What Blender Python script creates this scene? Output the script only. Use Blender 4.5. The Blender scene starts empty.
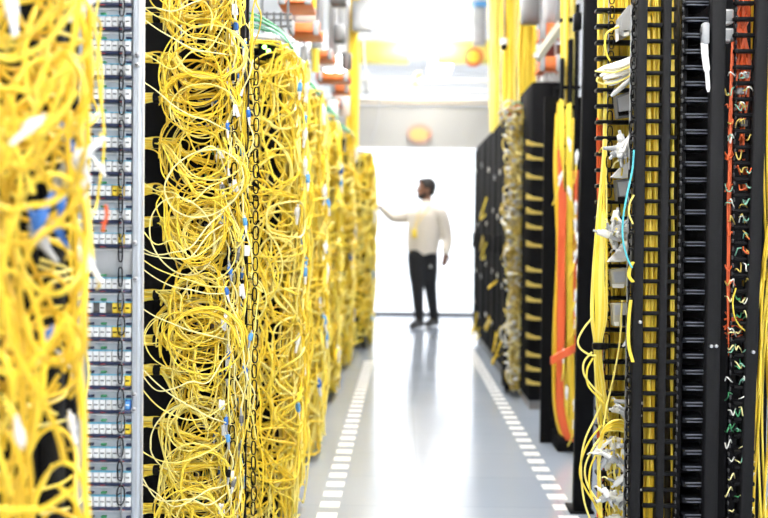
import bpy, bmesh, math, random
import numpy as np
from mathutils import Vector, Matrix

random.seed(7)
rng = np.random.default_rng(7)
SC = bpy.context.scene
COL = SC.collection
R = random.uniform
PI = math.pi

# ------------------------------------------------------------------ camera
F = 1200.0                       # focal length in pixels (768 wide)
CAM_Z = 1.18
ROLL = math.radians(0.6)
_vy = Vector((15.0, 32.0, -F)).normalized()            # world +Y seen by the camera
_vz = Vector((math.sin(ROLL), math.cos(ROLL), 0))
_vz = (_vz - _vy * _vz.dot(_vy)).normalized()
_vx = _vy.cross(_vz)
M_WC = Matrix((_vx, _vy, _vz))                         # camera vector -> world vector
cam_d = bpy.data.cameras.new('camera')
cam = bpy.data.objects.new('camera', cam_d)
COL.objects.link(cam)
cam.matrix_world = Matrix.Translation((0, 0, CAM_Z)) @ M_WC.to_4x4()
cam_d.sensor_width = 36.0
cam_d.lens = F / 768 * 36.0
cam_d.clip_start = 0.05
cam_d.dof.use_dof = True
cam_d.dof.focus_distance = 3.4
cam_d.dof.aperture_fstop = 3.0
SC.camera = cam

# ------------------------------------------------------------------ world, exposure
SC.view_settings.view_transform = 'Standard'
SC.view_settings.look = 'None'
SC.view_settings.gamma = 1.0
SC.view_settings.use_curve_mapping = False
SC.view_settings.exposure = 1.1
w = bpy.data.worlds.new('world'); SC.world = w; w.use_nodes = True
w.node_tree.nodes['Background'].inputs[0].default_value = (1, 1, 1, 1)
w.node_tree.nodes['Background'].inputs[1].default_value = 0.3
LAMP = 18.5                      # radiance of the LED diffusers


def Q(px, py, d):
    """the world point at depth y = d seen at photo pixel (px, py)"""
    v = M_WC @ Vector((px - 384.0, 259.0 - py, -F))
    t = d / v.y
    return Vector((v.x * t, d, CAM_Z + v.z * t))


# ------------------------------------------------------------------ materials
def mat(name, col, rough=0.5, metal=0.0, emit=0.0, noise=0.0, nscale=40.0, coat=0.0, spec=0.5):
    m = bpy.data.materials.new(name); m.use_nodes = True
    nt = m.node_tree; b = nt.nodes['Principled BSDF']
    b.inputs['Base Color'].default_value = (*col, 1)
    b.inputs['Roughness'].default_value = rough
    b.inputs['Metallic'].default_value = metal
    b.inputs['Specular IOR Level'].default_value = spec
    b.inputs['Coat Weight'].default_value = coat
    if emit:
        b.inputs['Emission Color'].default_value = (*col, 1)
        b.inputs['Emission Strength'].default_value = emit
    if noise:
        tc = nt.nodes.new('ShaderNodeTexCoord')
        n = nt.nodes.new('ShaderNodeTexNoise'); n.inputs['Scale'].default_value = nscale
        r = nt.nodes.new('ShaderNodeValToRGB')
        r.color_ramp.elements[0].color = (*[c * (1 - noise) for c in col], 1)
        r.color_ramp.elements[1].color = (*[min(1, c * (1 + noise)) for c in col], 1)
        nt.links.new(tc.outputs['Object'], n.inputs['Vector'])
        nt.links.new(n.outputs['Fac'], r.inputs['Fac'])
        nt.links.new(r.outputs['Color'], b.inputs['Base Color'])
    return m


YEL = [mat('yellow jacket', (0.93, 0.71, 0.065), 0.36),
       mat('golden jacket', (0.90, 0.62, 0.035), 0.40),
       mat('pale yellow jacket', (0.95, 0.80, 0.20), 0.33)]
CREAM = mat('cream yellow jacket', (0.95, 0.85, 0.38), 0.35)
BUFF = mat('buff jacket', (0.62, 0.47, 0.10), 0.5)
GOLD = mat('deep golden jacket', (0.74, 0.47, 0.02), 0.45)
BUFF_D = mat('dull buff jacket', (0.45, 0.33, 0.07), 0.5)
ORANGE = mat('orange jacket', (0.80, 0.13, 0.03), 0.45)
ORANGE_P = mat('orange plastic', (0.90, 0.22, 0.05), 0.45)
TEAL = mat('aqua jacket', (0.10, 0.55, 0.62), 0.4)
GREEN = mat('green plastic', (0.05, 0.30, 0.12), 0.4)
GREEN_P = mat('pale green jacket', (0.22, 0.50, 0.36), 0.4)
WHITE = mat('white plastic', (0.85, 0.85, 0.84), 0.4)
WHITE_W = mat('white wire', (0.80, 0.79, 0.72), 0.4)
GREY = mat('grey plastic', (0.42, 0.43, 0.44), 0.45, noise=0.15, nscale=25)
GREY_D = mat('dull grey plastic', (0.17, 0.17, 0.17), 0.5)
BEIGE = mat('beige plastic', (0.50, 0.47, 0.36), 0.5)
BLUE = mat('blue plastic', (0.03, 0.16, 0.55), 0.35)
BLUE_L = mat('light blue plastic', (0.12, 0.38, 0.75), 0.35)
BLACK = mat('black paint', (0.006, 0.006, 0.007), 0.7, spec=0.08)
BLACK_P = mat('black plastic', (0.006, 0.006, 0.007), 0.5, spec=0.12)
BLACK_B = mat('satin black panel', (0.008, 0.008, 0.009), 0.7, noise=0.25, nscale=6, spec=0.1)
CAB = mat('black cabinet paint', (0.009, 0.009, 0.010), 0.9, spec=0.05)
POST = mat('dark grey post paint', (0.016, 0.016, 0.017), 0.7, noise=0.12, nscale=300, spec=0.1)
FIN = mat('glossy black fin', (0.006, 0.007, 0.010), 0.3, spec=0.2)
LIP = mat('grey fin lip sheen', (0.10, 0.11, 0.14), 0.4)  # gloss reflection along the fin edges, put into this lighter grey
STEEL = mat('steel', (0.55, 0.55, 0.56), 0.3, metal=1.0)
PANEL = mat('pale grey panel paint', (0.50, 0.54, 0.59), 0.45, noise=0.04, nscale=5)
NAVY = mat('navy plastic', (0.012, 0.022, 0.07), 0.4)
REDP = mat('red plastic', (0.45, 0.05, 0.04), 0.4)
CYAN = mat('cyan edge', (0.15, 0.50, 0.70), 0.4)
LEDG = mat('green status light', (0.35, 1.0, 0.15), 0.4, emit=4.0)
LAMPM = mat('lamp diffuser', (1, 0.98, 0.95), 0.5, emit=LAMP)


# ------------------------------------------------------------------ mesh helpers
def smooth(pts, n=7):
    p = np.array([tuple(q) for q in pts], float)
    if len(p) < 3:
        t = np.linspace(0, 1, n + 1)[:, None]
        return p[0] * (1 - t) + p[-1] * t
    a = np.vstack([2 * p[0] - p[1], p, 2 * p[-1] - p[-2]])
    out = []
    t = np.linspace(0, 1, n, endpoint=False)[:, None]
    for i in range(1, len(a) - 2):
        p0, p1, p2, p3 = a[i - 1], a[i], a[i + 1], a[i + 2]
        out.append(0.5 * (2 * p1 + (p2 - p0) * t + (2 * p0 - 5 * p1 + 4 * p2 - p3) * t ** 2 + (3 * p1 - p0 - 3 * p2 + p3) * t ** 3))
    out.append(p[-1:])
    return np.vstack(out)


class MB:
    def __init__(s):
        s.v = []; s.f = []; s.m = []; s.n = 0

    def add(s, v, f, mi=0):
        v = np.asarray(v, float)
        s.v.append(v); s.f.extend([tuple(int(i) + s.n for i in q) for q in f]); s.m.extend([mi] * len(f)); s.n += len(v)
        return s

    def tube(s, path, r, sides=6, mi=0, flat=(1, 1), closed=False, up=None):
        p = np.asarray([tuple(q) for q in path], float)
        n = len(p)
        rr = np.full(n, r) if np.isscalar(r) else np.asarray(r, float)
        if closed:
            t = np.roll(p, -1, 0) - np.roll(p, 1, 0)
        else:
            t = np.gradient(p, axis=0)
        t /= np.linalg.norm(t, axis=1)[:, None] + 1e-12
        u = np.array(up if up is not None else ((0, 0, 1) if abs(t[0][2]) < 0.9 else (1, 0, 0)), float)
        N = np.empty_like(p)
        for i in range(n):
            u = u - t[i] * u.dot(t[i])
            l = np.linalg.norm(u)
            u = u / l if l > 1e-6 else np.array((1.0, 0, 0))
            N[i] = u
        B = np.cross(t, N)
        ang = np.linspace(0, 2 * PI, sides, endpoint=False)
        c, sn = np.cos(ang) * flat[0], np.sin(ang) * flat[1]
        v = p[:, None, :] + rr[:, None, None] * (c[None, :, None] * N[:, None, :] + sn[None, :, None] * B[:, None, :])
        v = v.reshape(-1, 3)
        f = []
        for i in range(n if closed else n - 1):
            j = (i + 1) % n
            for k in range(sides):
                k2 = (k + 1) % sides
                f.append((i * sides + k, i * sides + k2, j * sides + k2, j * sides + k))
        if not closed:
            f.append(tuple(range(sides - 1, -1, -1)))
            f.append(tuple((n - 1) * sides + k for k in range(sides)))
        return s.add(v, f, mi)

    def box(s, c, size, bev=0.0, mi=0, rot=None):
        bm = bmesh.new()
        bmesh.ops.create_cube(bm, size=1)
        for q in bm.verts:
            q.co = Vector((q.co.x * size[0], q.co.y * size[1], q.co.z * size[2]))
        if bev:
            bmesh.ops.bevel(bm, geom=list(bm.edges), offset=bev, segments=1, affect='EDGES')
        bm.verts.index_update()
        M = rot if rot is not None else Matrix.Identity(3)
        v = [tuple(M @ q.co + Vector(c)) for q in bm.verts]
        f = [[q.index for q in g.verts] for g in bm.faces]
        bm.free()
        return s.add(v, f, mi)

    def rect(s, x0, y0, x1, y1, d, depth, bev=0.0, mi=0):
        """an upright box whose front face covers this rectangle of the plane y = d"""
        a = Q((x0 + x1) / 2, y0, d); b = Q((x0 + x1) / 2, y1, d)
        l = Q(x0, (y0 + y1) / 2, d); r = Q(x1, (y0 + y1) / 2, d)
        return s.box(((l.x + r.x) / 2, d + depth / 2, (a.z + b.z) / 2), (abs(r.x - l.x), depth, abs(a.z - b.z)), bev, mi)

    def ball(s, c, r, seg=12, rings=8, mi=0):
        r = (r, r, r) if np.isscalar(r) else r
        v = []; f = []
        for i in range(rings + 1):
            th = PI * i / rings
            for k in range(seg):
                ph = 2 * PI * k / seg
                v.append((c[0] + r[0] * math.sin(th) * math.cos(ph), c[1] + r[1] * math.sin(th) * math.sin(ph), c[2] + r[2] * math.cos(th)))
        for i in range(rings):
            for k in range(seg):
                k2 = (k + 1) % seg
                f.append((i * seg + k, (i + 1) * seg + k, (i + 1) * seg + k2, i * seg + k2))
        return s.add(v, f, mi)

    def cyl(s, c, r, h, axis='y', seg=16, mi=0, r2=None):
        d = {'x': Vector((1, 0, 0)), 'y': Vector((0, 1, 0)), 'z': Vector((0, 0, 1))}[axis]
        c = Vector(c)
        e = min(r, h) * 0.12
        r2 = r if r2 is None else r2
        return s.tube([c - d * h / 2, c - d * (h / 2 - e), c + d * (h / 2 - e), c + d * h / 2], [r - e, r, r2, r2 - e], seg, mi)

    def co(s):
        return np.vstack(s.v)


WLOC = {}


def build(name, mb, mats, parent=None, loc=None, sm=True):
    v = mb.co()
    if loc is None:
        loc = Vector(((v[:, 0].min() + v[:, 0].max()) / 2, (v[:, 1].min() + v[:, 1].max()) / 2, v[:, 2].min()))
    loc = Vector(loc)
    me = bpy.data.meshes.new(name)
    me.from_pydata((v - np.array(loc)).tolist(), [], mb.f)
    for m in (mats if isinstance(mats, (list, tuple)) else [mats]):
        me.materials.append(m)
    me.polygons.foreach_set('material_index', mb.m)
    if sm:
        me.polygons.foreach_set('use_smooth', [True] * len(me.polygons))
        try:
            me.set_sharp_from_angle(angle=math.radians(50))
        except Exception:
            pass
    o = bpy.data.objects.new(name, me)
    COL.objects.link(o)
    if parent is not None:
        o.parent = parent
        o.location = loc - WLOC[parent.name]
    else:
        o.location = loc
    WLOC[o.name] = loc
    return o


def tag(o, label, cat, group=None, kind=None):
    o['label'] = label
    o['category'] = cat
    if group: o['group'] = group
    if kind: o['kind'] = kind
    return o


def thing(name, label, cat, loc, group=None):
    o = bpy.data.objects.new(name, None)
    COL.objects.link(o)
    o.empty_display_size = 0.05
    o.location = loc
    WLOC[o.name] = Vector(loc)
    return tag(o, label, cat, group)


def struct(name, mb, m, sm=False):
    o = build(name, mb, m, sm=sm)
    o['kind'] = 'structure'
    return o


def dup(root, off, label, group=None):
    """a copy of a thing with copies of its parts and their pieces"""
    def cp(o, parent):
        c = o.copy(); COL.objects.link(c)
        if parent is not None: c.parent = parent
        WLOC[c.name] = WLOC[o.name] + Vector(off)
        for ch in [q for q in COL.objects if q.parent == o]:
            cp(ch, c)
        return c
    r = cp(root, None)
    r.location = root.location + Vector(off)
    r['label'] = label
    if group: r['group'] = group
    return r


ORD = ['first', 'second', 'third', 'fourth', 'fifth', 'sixth', 'seventh', 'eighth', 'ninth', 'tenth', 'eleventh', 'twelfth',
       'thirteenth', 'fourteenth', 'fifteenth', 'sixteenth', 'seventeenth', 'eighteenth', 'nineteenth', 'twentieth']

# ------------------------------------------------------------------ the room
fm = bpy.data.materials.new('polished floor'); fm.use_nodes = True
nt = fm.node_tree; b = nt.nodes['Principled BSDF']
tc = nt.nodes.new('ShaderNodeTexCoord')
br = nt.nodes.new('ShaderNodeTexBrick')
br.offset = 0.0; br.inputs['Scale'].default_value = 1.0
br.inputs['Color1'].default_value = (0.37, 0.42, 0.50, 1); br.inputs['Color2'].default_value = (0.385, 0.435, 0.515, 1)
br.inputs['Mortar'].default_value = (0.25, 0.275, 0.31, 1)
br.inputs['Mortar Size'].default_value = 0.002
br.inputs['Brick Width'].default_value = 0.6; br.inputs['Row Height'].default_value = 0.6
nz = nt.nodes.new('ShaderNodeTexNoise'); nz.inputs['Scale'].default_value = 2.5
mr = nt.nodes.new('ShaderNodeMapRange'); mr.inputs['To Min'].default_value = 0.10; mr.inputs['To Max'].default_value = 0.20
nt.links.new(tc.outputs['Object'], br.inputs['Vector']); nt.links.new(tc.outputs['Object'], nz.inputs['Vector'])
nt.links.new(br.outputs['Color'], b.inputs['Base Color']); nt.links.new(nz.outputs['Fac'], mr.inputs['Value'])
nt.links.new(mr.outputs['Result'], b.inputs['Roughness'])
b.inputs['Specular IOR Level'].default_value = 0.9

WALLW = mat('white wall paint', (0.86, 0.87, 0.88), 0.6)
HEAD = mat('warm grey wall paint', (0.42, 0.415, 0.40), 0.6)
CEILM = mat('white ceiling', (0.85, 0.85, 0.85), 0.7)
DARKB = mat('dark skirting', (0.04, 0.04, 0.045), 0.5)
XL, XR, YB, YF, ZC = -3.4, 3.6, 21.0, -2.5, 3.9
DW = 16.1
struct('floor', MB().box(((XL + XR) / 2, (YB + YF) / 2, -0.05), (XR - XL, YB - YF, 0.1)), fm)
struct('ceiling', MB().box(((XL + XR) / 2, (YB + YF) / 2, ZC + 0.05), (XR - XL + 0.2, YB - YF + 0.2, 0.1)), CEILM)
struct('wall_left', MB().box((XL - 0.05, (YB + YF) / 2, ZC / 2), (0.1, YB - YF, ZC)), WALLW)
struct('wall_right', MB().box((XR + 0.05, (YB + YF) / 2, ZC / 2), (0.1, YB - YF, ZC)), WALLW)
struct('wall_far', MB().box(((XL + XR) / 2, YB + 0.05, ZC / 2), (XR - XL + 0.2, 0.1, ZC)), WALLW)
struct('wall_front', MB().box(((XL + XR) / 2, YF - 0.05, ZC / 2), (XR - XL + 0.2, 0.1, ZC)), WALLW)
zt = Q(420, 148, DW).z; zh = Q(420, 106, DW).z
struct('glowing_wall_1', MB().box((0.05, DW + 0.06, zt / 2), (4.6, 0.12, zt)), mat('white wall with added glow', (0.90, 0.94, 1.0), 0.5, emit=0.75))  # white back wall; glow added because the lamps leave it too dim
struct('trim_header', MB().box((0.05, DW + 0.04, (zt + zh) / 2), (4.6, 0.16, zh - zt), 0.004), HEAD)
struct('baseboard_back', MB().box((0.05, DW - 0.008, 0.02), (4.6, 0.016, 0.04), 0.003), DARKB)

# floor dashes
dash_m = mat('white floor tape', (0.86, 0.86, 0.85), 0.35)


def floor_pt(px, py):
    v = M_WC @ Vector((px - 384.0, 259.0 - py, -F))
    t = -CAM_Z / v.z
    return Vector((v.x * t, v.y * t, 0))


def dash_line(pa, pb, side, n):
    a, b_ = floor_pt(*pa), floor_pt(*pb)
    x = (a.x + b_.x) / 2
    for i in range(n):
        y = 4.66 + 0.2 * i
        mb = MB().box((x + (y - 7) * (b_.x - a.x) / (b_.y - a.y), y, 0.0008), (0.082, 0.10, 0.0016), 0.0004)
        o = build('floor_dash', mb, dash_m, sm=False)
        tag(o, 'short white floor dash in the dashed line along the %s row of racks' % side, 'floor marking', 'white dashes along the %s racks' % side)


dash_line((330, 507), (356, 410), 'left', 30)
dash_line((565, 511), (501, 402), 'right', 40)

# lamps over the aisle; last two are unseen, added to light the right rack
for i, (lx, ly, lz) in enumerate([(0.05, 2.9, 3.2), (0.05, 5.3, 3.2), (0.05, 7.8, 3.2), (0.05, 10.4, 3.2), (0.0, 13.2, 3.4), (0.3, 15.0, 3.55), (0.6, 18.2, 3.6), (-1.0, 18.2, 3.6), (0.7, -1.6, 3.2), (1.0, 0.5, 3.2), (1.2, -1.5, 3.0)]):
    t = thing('ceiling_lamp', 'white linear ceiling lamp hung over the aisle, %s from the camera' % ['second', 'third', 'fourth', 'fifth', 'sixth', 'seventh', 'eighth', 'ninth', 'nearest', 'added fill to the right', 'added fill right and behind'][i], 'lamp', (lx, ly, lz), 'linear lamps over the aisle')
    build('diffuser', MB().box((lx, ly, lz + 0.02), (0.34, 1.5, 0.04), 0.008), LAMPM, t)
    build('housing', MB().box((lx, ly, lz + 0.055), (0.30, 1.46, 0.03), 0.004), WHITE, t)
    for dy in (-0.6, 0.6):
        build('hanger', MB().cyl((lx, ly + dy, (lz + 0.07 + ZC) / 2), 0.004, ZC - lz - 0.07, 'z', 6), STEEL, t)


# ------------------------------------------------------------------ cable helpers
def cord(path, r, m, label, group, n=7, sides=6, name='patch_cable', plug=None):
    mb = MB().tube(smooth(path, n), r, sides)
    if m is ORANGE: name = 'orange_cable'
    o = build(name, mb, m)
    tag(o, label, 'cable', group)
    if plug is not None:
        p = Vector(path[-1]); dr = (p - Vector(path[-2])).normalized()
        build('connector', plug_mb(p, dr, 0.75), [plug, WHITE], o)
    return o


def plug_mb(p, dr, s):
    """boot, body and latch of a fibre plug pointing along dr"""
    q = dr.to_track_quat('X', 'Z').to_matrix()
    mb = MB()
    mb.tube([p - dr * 0.012 * s, p + dr * 0.006 * s, p + dr * 0.014 * s], [0.0032 * s, 0.0046 * s, 0.0052 * s], 8, 1)
    mb.box(p + dr * 0.026 * s, (0.026 * s, 0.012 * s, 0.011 * s), 0.001 * s, 0, q)
    mb.box(p + dr * 0.024 * s + q @ Vector((0, 0, 0.0075 * s)), (0.016 * s, 0.004 * s, 0.003 * s), 0.0005 * s, 0, q)
    mb.box(p + dr * 0.043 * s, (0.010 * s, 0.005 * s, 0.005 * s), 0.0005 * s, 1, q)
    return mb


STRIPM = mat('grey strip', (0.25, 0.26, 0.27), 0.5)


def ring_strip(parent, px, d, y0, y1, step, rw, rh, rr, stem=7.0, m=BLACK_P):
    """a vertical strip of open cable rings on short stems"""
    a, b_ = Q(px, y0, d), Q(px, y1, d)
    x = (a.x + b_.x) / 2
    st = build('ring_strip', MB().box((x - stem * d / F - 0.004, d + 0.03, (a.z + b_.z) / 2), (0.004 if stem else 0.002, 0.012, a.z - b_.z), 0.0005), m if stem else STRIPM, parent)
    n = int((a.z - b_.z) / step)
    for i in range(n):
        z = a.z - (i + 0.5) * step
        j = R(-1, 1)
        mb = MB()
        pts = []
        for k in range(16):
            t = 2 * PI * k / 16
            ca, sa = math.cos(t), math.sin(t)
            pts.append((x + rw * math.copysign(abs(ca) ** 0.7, ca) + 0.0015 * j, d + 0.010 * j * ca, z + rh * math.copysign(abs(sa) ** 0.75, sa)))
        mb.tube(pts, rr, 6, closed=True)
        mb.tube([(x - stem * d / F - 0.004, d + 0.03, z), (x - rw, d + 0.004, z)], rr * 0.8, 6)
        build('ring', mb, m, st)
    return st


# ------------------------------------------------------------------ left: pale grey panel with port rows
DP = 2.8
SP = F / DP
mp = thing('mounting_plate', 'pale grey upright mounting panel holding rows of white ports', 'panel', Q(110, 259, DP) * Vector((1, 1, 0)) if False else Vector((Q(110, 259, DP).x, DP, 0.0)))
xl, xr = Q(60, 259, DP).x, Q(132.5, 259, DP).x
xe = Q(140.5, 259, DP).x
build('sheet', MB().box(((xl + xr) / 2, DP + 0.035, 1.05), (xr - xl, 0.004, 2.1)), PANEL, mp)
build('flange', MB().box(((xr + xe) / 2, DP + 0.01, 1.05), (xe - xr, 0.03, 2.1), 0.002), PANEL, mp)
build('flange_edge', MB().box((xe - 0.002, DP + 0.02, 1.05), (0.004, 0.04, 2.1), 0.001), WHITE, mp)
build('groove', MB().box((xr + 0.012, DP - 0.0055, 1.05), (0.0018, 0.001, 2.1)), GREY, mp)
a = Q(105, 246, DP); b2 = Q(105, 277, DP)
build('blank_plate', MB().box(((xl + xr) / 2, DP + 0.012, (a.z + b2.z) / 2), (xr - xl, 0.012, a.z - b2.z), 0.001), GREY, mp)
for (sx, sy) in ((137, 55), (137, 65), (134.5, 243), (135, 279), (134, 395), (133.5, 410)):
    c = Q(sx, sy, DP - 0.007)
    mb = MB().cyl(c, 0.0065, 0.006, 'y', 14)
    s_ = build('screw', mb, STEEL, mp)
    build('screw_slot', MB().box((c.x, c.y - 0.0034, c.z), (0.009, 0.001, 0.0016)), BLACK, s_)


def port_row(py, label, kinds, group=None):
    zc = Q(108, py, DP).z
    x1 = Q(131.5, py, DP).x
    wd = 6.35 / SP
    hgt = 10.5 / SP
    n = len(kinds)
    t = thing('patch_bay', label, 'patch panel', (x1 - n * wd / 2, DP, zc - hgt), group)
    build('faceplate', MB().box((x1 - n * wd / 2, DP + 0.018, zc + 0.004), (n * wd, 0.02, 23 / SP), 0.001), PANEL, t)
    build('socket_frame', MB().box((x1 - n * wd / 2, DP + 0.006, zc), (n * wd, 0.006, hgt + 0.002), 0.0005), GREY_D, t)
    for k, kd in enumerate(kinds):
        xc = x1 - (n - k - 0.5) * wd
        if kd == '-':
            build('port_opening', MB().box((xc, DP + 0.0075, zc), (wd * 0.9, 0.002, hgt * 0.9)), BLACK, t)
            continue
        mb = MB()
        mb.box((xc, DP, zc), (wd * 0.86, 0.018, hgt), 0.0012, 0)
        mb.box((xc, DP - 0.0094, zc + hgt * 0.22), (wd * 0.62, 0.001, hgt * 0.26), 0, 1)
        mb.box((xc, DP - 0.0094, zc - hgt * 0.22), (wd * 0.62, 0.001, hgt * 0.26), 0, 1)
        mb.box((xc, DP - 0.0096, zc), (wd * 0.6, 0.0014, hgt * 0.12), 0, 2)
        build('port', mb, {'w': [WHITE, WALLW, GREY_D], 'y': [YEL[1], YEL[0], BLACK], 'b': [BLUE, BLUE_L, WHITE]}[kd], t)
    build('top_edge', MB().box((x1 - n * wd / 2, DP - 0.004, zc + hgt / 2 + 0.0012), (n * wd, 0.014, 0.0018)), CYAN, t)
    build('base_bar', MB().box((x1 - n * wd / 2, DP - 0.002, zc - hgt / 2 - 0.004), (n * wd, 0.016, 0.0075), 0.001), NAVY, t)
    for k in (0, 2, 5):
        build('red_mark', MB().box((x1 - (n - k - 0.6) * wd, DP - 0.0105, zc - hgt / 2 - 0.006), (wd * 0.8, 0.001, 0.002)), REDP, t)
    for k in (0, 2, 6):
        build('label_tab', MB().box((x1 - (n - k - 0.55) * wd, DP + 0.004, zc + hgt / 2 + 0.007), (wd * 0.85, 0.012, 0.005), 0.0008), NAVY if k != 2 else GREEN, t)
    build('text_strip', MB().box((x1 - n * wd / 2, DP + 0.006, zc - hgt / 2 - 0.013), (n * wd * 0.98, 0.006, 0.004)), WHITE, t)
    return t


W7 = 'wwwwwww'
for k in range(-1, 10):
    pat = {7: 'wwwwyyw', 9: 'wwwwwyw'}.get(k, W7)
    port_row(22 + 24.1 * k, 'pale grey port row, %s above the blank grey plate' % ORD[9 - k], pat, 'port rows above the blank plate')
for k in range(0, 11):
    pat = {1: 'w-w-yyy', 2: 'wwwwyyw', 4: 'wwwwwwy', 5: 'wwwwwwb', 6: 'wwwwwwy'}.get(k, W7)
    ex = {1: ' with open yellow slots', 2: ' with yellow ports', 4: ' with one yellow port', 5: ' with one blue port', 6: ' with one yellow port'}.get(k, ' of white ports')
    port_row(283.5 + 24.15 * k, 'pale grey port row%s, %s below the blank grey plate' % (ex, ORD[k]), pat, 'port rows below the blank plate')
ring_strip(mp, 121, DP - 0.05, -6, 524, 24.1 / SP, 0.0065, 0.022, 0.0017, stem=0, m=BLACK_P)

# ------------------------------------------------------------------ left: sharp rack with cord loops
DA = 3.5
A = lambda px, py, dd=0.0: Q(px, py, DA + dd)
ra = thing('cable_rack', 'black cable rack full of yellow cord loops beside the pale grey panel', 'rack', (A(195, 259).x, DA + 0.2, 0))
xa0, xa1 = A(110, 259).x, A(262, 259).x
build('back_panel', MB().box(((xa0 + A(170, 259).x) / 2, DA + 0.14, 1.05), (A(170, 259).x - xa0, 0.02, 2.1)), BLACK_B, ra)
build('equipment_column', MB().box(((A(171, 259).x + A(240, 259).x) / 2, DA + 0.17, 1.05), (A(240, 259).x - A(171, 259).x, 0.02, 2.1)), BLACK_B, ra)
build('front_post', MB().box((A(236, 259).x, DA + 0.10, 1.05), (0.02, 0.04, 2.1), 0.003), BLACK, ra)
build('side_panel', MB().box((Q(242, 259, DA + 0.5).x, DA + 0.32, 1.05), (0.02, 0.36, 2.1), 0.002), BLACK, ra)
build('plinth', MB().box(((xa0 + xa1) / 2, DA + 0.35, 0.04), (xa1 - xa0, 0.55, 0.08), 0.003), BLACK, ra)
# rows of equipment faces glimpsed through the loops
for k in range(24):
    z = 2.0 - k * 0.075
    mb = MB().box((A(212, 259).x, DA + 0.135, z), (0.14, 0.05, 0.045), 0.003, 0)
    for j in range(6):
        mb.box((A(212, 259).x - 0.055 + 0.022 * j, DA + 0.107, z), (0.014, 0.006, 0.018), 0.001, [1, 1, 2, 1, 3, 1][(j + k) % 6])
    build('equipment_tray', mb, [BLACK_P, GREY_D, BLUE, GREEN], ra)
ring_strip(ra, 233.5, DA - 0.05, -10, 530, 15.3 / (F / DA), 0.0075, 0.0195, 0.0021, stem=6)
ring_strip(ra, 255, DA - 0.03, 55, 530, 15.3 / (F / DA), 0.0068, 0.0195, 0.0021, stem=8)

LA = 'thin yellow patch cord looping in the sharp left rack beside the pale grey panel'
GA = 'loose yellow cords of the sharp left rack'
TIERS = [-22, 18, 58, 98, 143, 190, 222, 295, 340, 370, 422, 470, 508, 545]


def loop_path(y0, g):
    """in from the left, round a shared coil, out to the connector edge"""
    j = R(-5, 5)
    dd = g['dd'] + R(-0.03, 0.03)
    pts = [A(112, y0 + j, 0.10), A(140, y0 + j, 0.06), A(162 + R(-4, 4), y0 + j * 0.6, 0.02 + dd * 0.3)]
    cx, cy = g['cx'] + R(-11, 9), g['cy'] + R(-14, 14)
    k0 = R(0.75, 1.3)
    rx, ry = g['rx'] * k0, g['ry'] * k0 * R(0.92, 1.08)
    turns = g['turns'] + random.choice((0, 0, 1)) * (1 if g['turns'] < 1 else 0)
    th0 = PI * R(1.0, 1.12)
    n = max(5, int(turns * 9))
    for i in range(n + 1):
        th = th0 + turns * 2 * PI * i / n if g['cw'] else th0 - turns * 2 * PI * i / n
        k = 1 - 0.08 * i / n + 0.05 * math.sin(2 * th + 3 * j)
        pts.append(A(cx + rx * k * math.cos(th), cy - ry * k * math.sin(th), dd + 0.008 * math.sin(2 * th + j) - 0.02 * i / n))
    ex = R(226, 244)
    ey = cy + R(-45, 25)
    pts.append(A(min(ex, cx + rx + 6), cy - R(2, 20), dd))
    pts.append(A(ex, ey, -0.02))
    pts.append(A(ex + R(-3, 3), ey + random.choice((-1, 1)) * R(14, 30), 0.01))
    return pts


def down_path(y0, g):
    """in from the left then hanging down as a U and back up at the right"""
    j = R(-5, 5); dd = g['dd'] + R(-0.04, 0.04)
    x1 = g['x1'] + R(-7, 7)
    dep = g['dep'] * R(0.7, 1.15)
    xr_ = g['xr'] + R(-20, 9)
    pts = [A(112, y0 + j, 0.10), A(142, y0 + j, 0.05), A(x1, y0 + j + R(0, 6), dd * 0.5)]
    for i in range(1, 7):
        t = i / 7
        pts.append(A(x1 + (xr_ - x1) * (0.5 - 0.5 * math.cos(PI * t)), y0 + dep * math.sin(PI * t) ** 0.8 + j - 10 * t + R(-1, 1), dd))
    pts.append(A(xr_, y0 - R(0, 16), -0.02))
    pts.append(A(xr_ + R(-3, 5), y0 - R(22, 50), 0.0))
    return pts


def tier_group(y0):
    return dict(cx=R(194, 212), cy=y0 + R(-8, 30), rx=R(20, 38), ry=R(20, 42), turns=random.choice((0.5, 0.52, 0.58, 1.5)), cw=random.random() < 0.2, dd=R(-0.12, 0.02),
                x1=R(164, 190), dep=R(30, 80), xr=R(224, 240))


def coil_path():
    cx, cy = R(178, 208), R(-10, 525)
    rx = R(18, 40); ry = rx * R(0.8, 1.2); dd = R(-0.15, -0.02)
    th0 = R(0, 2 * PI); n = 16
    pts = []
    for i in range(n + 1):
        th = th0 + 2 * PI * 1.3 * i / n
        k = 1 + 0.1 * math.sin(2 * th + cx)
        pts.append(A(cx + rx * k * math.cos(th), cy + ry * k * math.sin(th), dd + 0.02 * i / n))
    ex = R(228, 244)
    pts.append(A((pts and ex) - 8, cy + R(-25, 25), -0.03)); pts.append(A(ex, cy + R(-50, 50), 0.0))
    return pts


def sweep_path():
    y0 = R(-20, 480); dy = R(-60, 90)
    pts = []
    for i in range(8):
        t = i / 7
        pts.append(A(120 + 124 * t, y0 + dy * t + R(30, 50) * math.sin(PI * t) * (1 if dy < 30 else 0.3), 0.08 - 0.28 * math.sin(PI * t) ** 0.6))
    return pts


def strand_path(xa=225, xb=262):
    x = R(xa, xb); y = R(-40, 440); L = R(70, 190)
    pts = []
    ph = R(0, 6)
    for i in range(8):
        t = i / 7
        pts.append(A(x + 5 * math.sin(ph + 5 * t) + R(-1.5, 1.5), y + L * t, -0.06 + 0.03 * math.sin(ph * 2 + 4 * t)))
    return pts


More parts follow.
